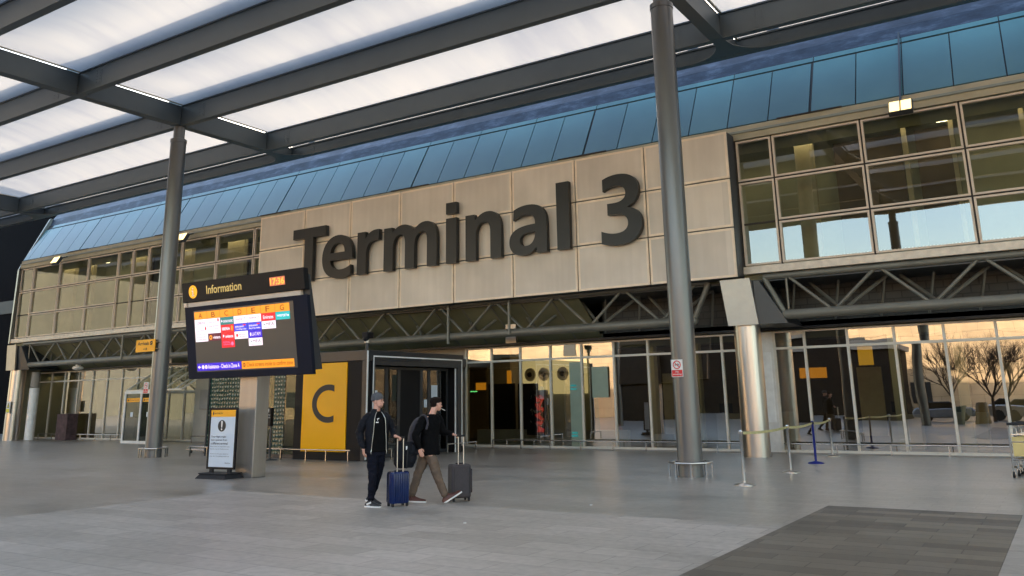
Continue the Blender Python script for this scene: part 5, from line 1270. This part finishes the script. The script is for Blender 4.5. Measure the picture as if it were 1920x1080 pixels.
sh = shoe(Frame(V3(-.01, -.38, .135), V3(.85, .40, -.25), (0.25, 0, 1)), 1.0, ("sign_ink", "sole_white"), m1)
s = MB(); FF = Frame(V3(-.04, .02, .104), V3(.80, .60, 0)); s.bar(FF.p(-.03, -.043, -.055), FF.p(.06, -.044, -.02), .006, .026); s.bar(FF.p(-.085, -.02, -.085), FF.p(.03, -.046, -.085), .012, .03)
s.build("shoe_stripe", "sole_white", m1)

# ---- man 2 -------------------------------------------------------
B2_ = (-9.66, 12.10)
m2 = thing("person", "striding man in black jumper and brown chinos with a cigarette, looking away", "person", (*B2_, 0), view_frame(B2_), world=False)
HF2 = Frame(V3(.170, -.01, 1.640), V3(.88, -.42, -.10), (-.08, 0, 1))
SN, SF = V3(-.065, .13, 1.385), V3(.20, -.13, 1.40)
EN, WN = V3(-.195, .22, 1.125), V3(-.125, .24, .905)
EF, WF = V3(.285, -.22, 1.165), V3(.445, -.10, 1.125)
s = MB(); head(s, HF2, .98)
limb(s, [V3(.14, 0, 1.59), V3(.105, 0, 1.50), V3(.08, 0, 1.42)], [.054, .056, .07])
ty = math.radians(35)
loft(s, [(V3(.03, 0, .80), .15, .11, ty), (V3(.03, 0, .95), .14, .10, ty), (V3(.05, 0, 1.15), .14, .10, ty), (V3(.07, 0, 1.33), .165, .105, ty), (V3(.085, 0, 1.43), .13, .085, ty), (V3(.095, 0, 1.47), .08, .07, ty)])
limb(s, [SN + Vector((.02, 0, -.04)), EN, WN], [.045, .040, .027]); limb(s, [SF + Vector((-.02, 0, -.04)), EF, WF], [.045, .040, .027])
hand(s, WN, V3(.40, .0, -.9), V3(0, .9, .3), side=1); hand(s, WF, V3(.9, .05, -.2), V3(0, 0, 1), grip=True, side=-1)
limb(s, [V3(.05, .055, .82), V3(.175, .065, .47), V3(.315, .065, .12)], [.08, .055, .04]); limb(s, [V3(.0, -.06, .82), V3(-.145, -.06, .47), V3(-.245, -.06, .12)], [.08, .055, .04])
remesh(s.build("body", "skin", m2), .0065, 2)
eyes(HF2, m2, k=.98)
s = MB(); HF2.ball(s, -.022, 0, .052, .103, .083, .080); HF2.ball(s, -.055, 0, .0, .058, .074, .062); HF2.ball(s, .03, 0, .095, .060, .060, .030)
for q in range(26):
    t = random.uniform(0, 6.28); HF2.ball(s, -.03 + .085 * math.cos(t), .068 * math.sin(t), random.uniform(.03, .115) * .9, .018, .018, .016, 8)
remesh(s.build("hair", "hair", m2), .006, 1)
MB().tube(HF2.p(.095, .0, -.062), HF2.p(.170, -.02, -.092), .0045, n=8).build("cigarette", "white_paint", m2)
s = MB()
limb(s, [V3(.055, .035, .80), V3(.12, .06, .66), V3(.175, .065, .47), V3(.245, .065, .30), V3(.31, .065, .145)], [.096, .096, .080, .072, .066])
limb(s, [V3(.0, -.06, .82), V3(-.065, -.06, .66), V3(-.145, -.06, .47), V3(-.195, -.06, .30), V3(-.24, -.06, .15)], [.108, .096, .080, .072, .066])
loft(s, [(V3(.03, 0, .76), .13, .12, ty), (V3(.03, 0, .84), .155, .125, ty), (V3(.035, 0, .96), .15, .115, ty)])
for (a, v, z, r) in ((.295, .065, .185, .073), (.265, .065, .25, .075), (.185, .065, .445, .084), (-.15, -.06, .43, .083), (-.23, -.06, .19, .073)): s.ball(V3(a, v, z), r, r, .02, n=12)
crease(remesh(s.build("trousers", "chino", m2), .011, 3), .07, .028)
s = MB()
loft(s, [(V3(.055, 0, .785), .185, .155, ty), (V3(.048, 0, .86), .190, .155, ty), (V3(.045, 0, 1.05), .168, .132, ty), (V3(.055, 0, 1.18), .170, .132, ty), (V3(.07, 0, 1.33), .182, .130, ty), (V3(.083, 0, 1.42), .145, .10, ty), (V3(.098, 0, 1.475), .080, .072, ty)])
limb(s, [SN, V3(-.13, .19, 1.26), EN, V3(-.165, .235, 1.02), WN + Vector((0, 0, .015))], [.078, .076, .066, .058, .044])
limb(s, [SF, V3(.245, -.19, 1.28), EF, V3(.36, -.16, 1.15), WF + Vector((-.015, 0, 0))], [.078, .074, .064, .054, .041])
for (a, v, z, r) in ((-.17, .21, 1.19, .074), (-.19, .22, 1.08, .066), (.27, -.20, 1.22, .070), (.06, .0, .87, .155), (.05, 0, 1.0, .15)): s.ball(V3(a, v, z), r, r, .022, n=14)
crease(remesh(s.build("jumper", "tshirt", m2), .011, 3), .07, .028)
shoe(Frame(V3(.335, .065, .110), V3(.86, .05, .51), (-.51, 0, .86)), 1.28, ("shoe_brown", "sole_white"), m2)
shoe(Frame(V3(-.245, -.06, .108), V3(.98, .1, -.05), (.05, 0, 1)), 1.2, ("shoe_brown", "sole_white"), m2)
# backpack on man 2
bp = thing("backpack", "dark grey backpack worn on the back of the man with brown chinos", "backpack", (*B2_, 0), view_frame(B2_), world=False)
s = MB(); loft(s, [(V3(-.20, .02, .80), .08, .13, math.radians(8)), (V3(-.215, .02, .88), .11, .145, math.radians(8)), (V3(-.215, .02, 1.08), .115, .15, math.radians(8)), (V3(-.19, .02, 1.26), .105, .145, math.radians(8)), (V3(-.14, .02, 1.38), .085, .12, math.radians(8)), (V3(-.10, .02, 1.43), .05, .09, math.radians(8))])
s.ball(V3(-.27, .02, .96), .06, .12, .12, n=14); s.ball(V3(-.20, .15, .95), .09, .035, .12, n=14)
b_ = crease(remesh(s.build("bag", "backpack", bp), .012, 3), .08, .022)
s = MB(); s.path([V3(-.10, .12, 1.45), V3(-.05, .17, 1.465), V3(.0, .205, 1.42), V3(.02, .215, 1.32), V3(-.01, .21, 1.22)], .022, n=8); remesh(s.build("strap", "backpack", bp), .010, 2)

# ---- luggage -----------------------------------------------------
def suitcase(name, lab, x, y, rz, W, D, H, z0, m_, ribs, hh, hx=.055, grp="wheeled suitcases"):
    t = thing(name, lab, "suitcase", (x, y, 0), rz, grp, world=False)
    s = MB()
    if ribs:
        n = 7; P = []
        for i in range(n * 4 + 1):
            u = -W / 2 + .025 + (W - .05) * i / (n * 4); P.append((u, -D / 2 - (.014 if (i % 4) in (1, 2) else 0)))
        P += [(W / 2, -D / 2 + .03), (W / 2, D / 2 - .03)]
        for i in range(n * 4 + 1):
            u = W / 2 - .025 - (W - .05) * i / (n * 4); P.append((u, D / 2 + (.008 if (i % 4) in (1, 2) else 0)))
        P += [(-W / 2, D / 2 - .03), (-W / 2, -D / 2 + .03)]
        k = len(P); L_ = [(z0, .93), (z0 + .03, 1), (z0 + H - .04, 1), (z0 + H - .012, .96), (z0 + H, .86)]
        vs = [(a * f_, b * f_, z) for z, f_ in L_ for a, b in P]
        s.add(vs, [(j * k + i, j * k + (i + 1) % k, (j + 1) * k + (i + 1) % k, (j + 1) * k + i) for j in range(len(L_) - 1) for i in range(k)] + [tuple(range(k)), tuple(range((len(L_) - 1) * k, len(L_) * k))])
        s.build("shell", m_, t, smooth=True)
        MB().box(-W / 2 - .004, W / 2 + .004, -.008, .008, z0 + .01, z0 + H + .003).build("seam", "rubber", t)
    else:
        s.box(-W / 2, W / 2, -D / 2, D / 2, z0, z0 + H); s.build("shell", m_, t, bevel=.035, smooth=True)
        MB().box(-W / 2 + .03, W / 2 - .03, D / 2 - .004, D / 2 + .05, z0 + .06, z0 + H * .62).build("pocket", m_, t, bevel=.02, smooth=True)
        MB().box(W / 2 - .004, W / 2 + .03, -D / 2 + .03, D / 2 - .03, z0 + .08, z0 + H - .08).build("pocket", m_, t, bevel=.015, smooth=True)
        s = MB(); s.tube((-W / 2 + .04, -D / 2 - .003, z0 + .05), (-W / 2 + .04, -D / 2 - .003, z0 + H - .06), .004, n=6); s.tube((W / 2 - .04, -D / 2 - .003, z0 + .05), (W / 2 - .04, -D / 2 - .003, z0 + H - .06), .004, n=6); s.build("piping", "rubber", t)
    s = MB()
    for a in (-hx, hx): s.tube((a, -D / 2 + .045, z0 + H - .02), (a, -D / 2 + .045, hh), .0085, n=10)
    s.build("pull_handle", "alu", t, smooth=True)
    s = MB(); s.tube((-hx - .02, -D / 2 + .045, hh + .005), (hx + .02, -D / 2 + .045, hh + .005), .017, n=12); s.build("grip", "rubber", t, smooth=True)
    for a in (-1, 1):
        for b in (-1, 1):
            wx, wy = a * (W / 2 - .04), b * (D / 2 - .035)
            w_ = MB().tube((wx - .014, wy, .028), (wx + .014, wy, .028), .028, n=16).build("wheel", "rubber", t, smooth=True)
            MB().box(wx - .02, wx + .02, wy - .016, wy + .016, .035, z0 + .004).build("fork", "rubber", w_)
    s = MB(); s.tube((-.07, 0, z0 + H + .012), (.07, 0, z0 + H + .012), .010, n=8); s.build("carry_handle", "rubber", t)
    return t
vf1 = view_frame(B1_)
def off(B, a, v):
    r = view_frame(B); return (B[0] + math.cos(r) * a + math.sin(r) * v, B[1] + math.sin(r) * a - math.cos(r) * v)
q = off(B1_, .425, .0)
suitcase("suitcase", "ribbed shiny blue hard suitcase with its handle pulled up", q[0], q[1], vf1 + math.radians(24), .34, .23, .50, .055, "case_blue", True, 1.10, .055)
# black bag on top of the blue case
bq = off(B1_, .53, -.16)
bg_ = thing("travel_bag", "black soft bag strapped on top of the blue suitcase", "bag", (*bq, 0), vf1 + math.radians(24), world=False)
s = MB(); loft(s, [((0, 0, .60), .15, .10, 0), ((0, 0, .68), .19, .125, 0), ((.0, 0, .85), .185, .125, 0), ((-.01, 0, .96), .15, .11, 0), ((-.02, 0, 1.02), .09, .08, 0)])
s.ball((.12, 0, .90), .10, .11, .12, n=14); s.ball((.15, .02, .76), .09, .10, .12, n=14); s.ball((-.10, -.08, .78), .07, .05, .12, n=12)
crease(remesh(s.build("bag", "jacket", bg_), .012, 3), .08, .03)
s = MB(); s.path([(-.02, -.10, .98), (-.02, -.16, .88), (-.03, -.16, .72), (-.02, -.12, .60)], .012, n=6); s.path([(-.06, 0, 1.0), (0, 0, 1.06), (.06, 0, 1.0)], .010, n=6); s.build("strap", "rubber", bg_)
MB().box(-.045, -.020, -.150, -.145, .90, .96).build("tag", "trim_white", bg_)
q2 = off((-9.17, 12.42), -.01, -.14)
suitcase("suitcase", "dark grey brown soft suitcase with its handle pulled up", q2[0], q2[1], view_frame((-9.17, 12.42)) + math.radians(20), .36, .25, .56, .055, "case_grey", False, 1.09, .05)

# small litter on the paving
for i, (x, y, lab) in enumerate([(-6.9, 12.9, "tiny white scrap of litter on the paving right of the grey suitcase"), (-7.55, 10.3, "tiny white scrap of litter on the paving in front of the two men")]):
    tag(MB().hexa([(x, y, .005), (x + .035, y + .01, .005), (x + .03, y + .04, .005), (x - .005, y + .03, .005), (x, y, .012), (x + .03, y + .01, .02), (x + .03, y + .035, .012), (x, y + .03, .018)]).build("litter", "white_paint"), lab, "litter", "litter scraps")
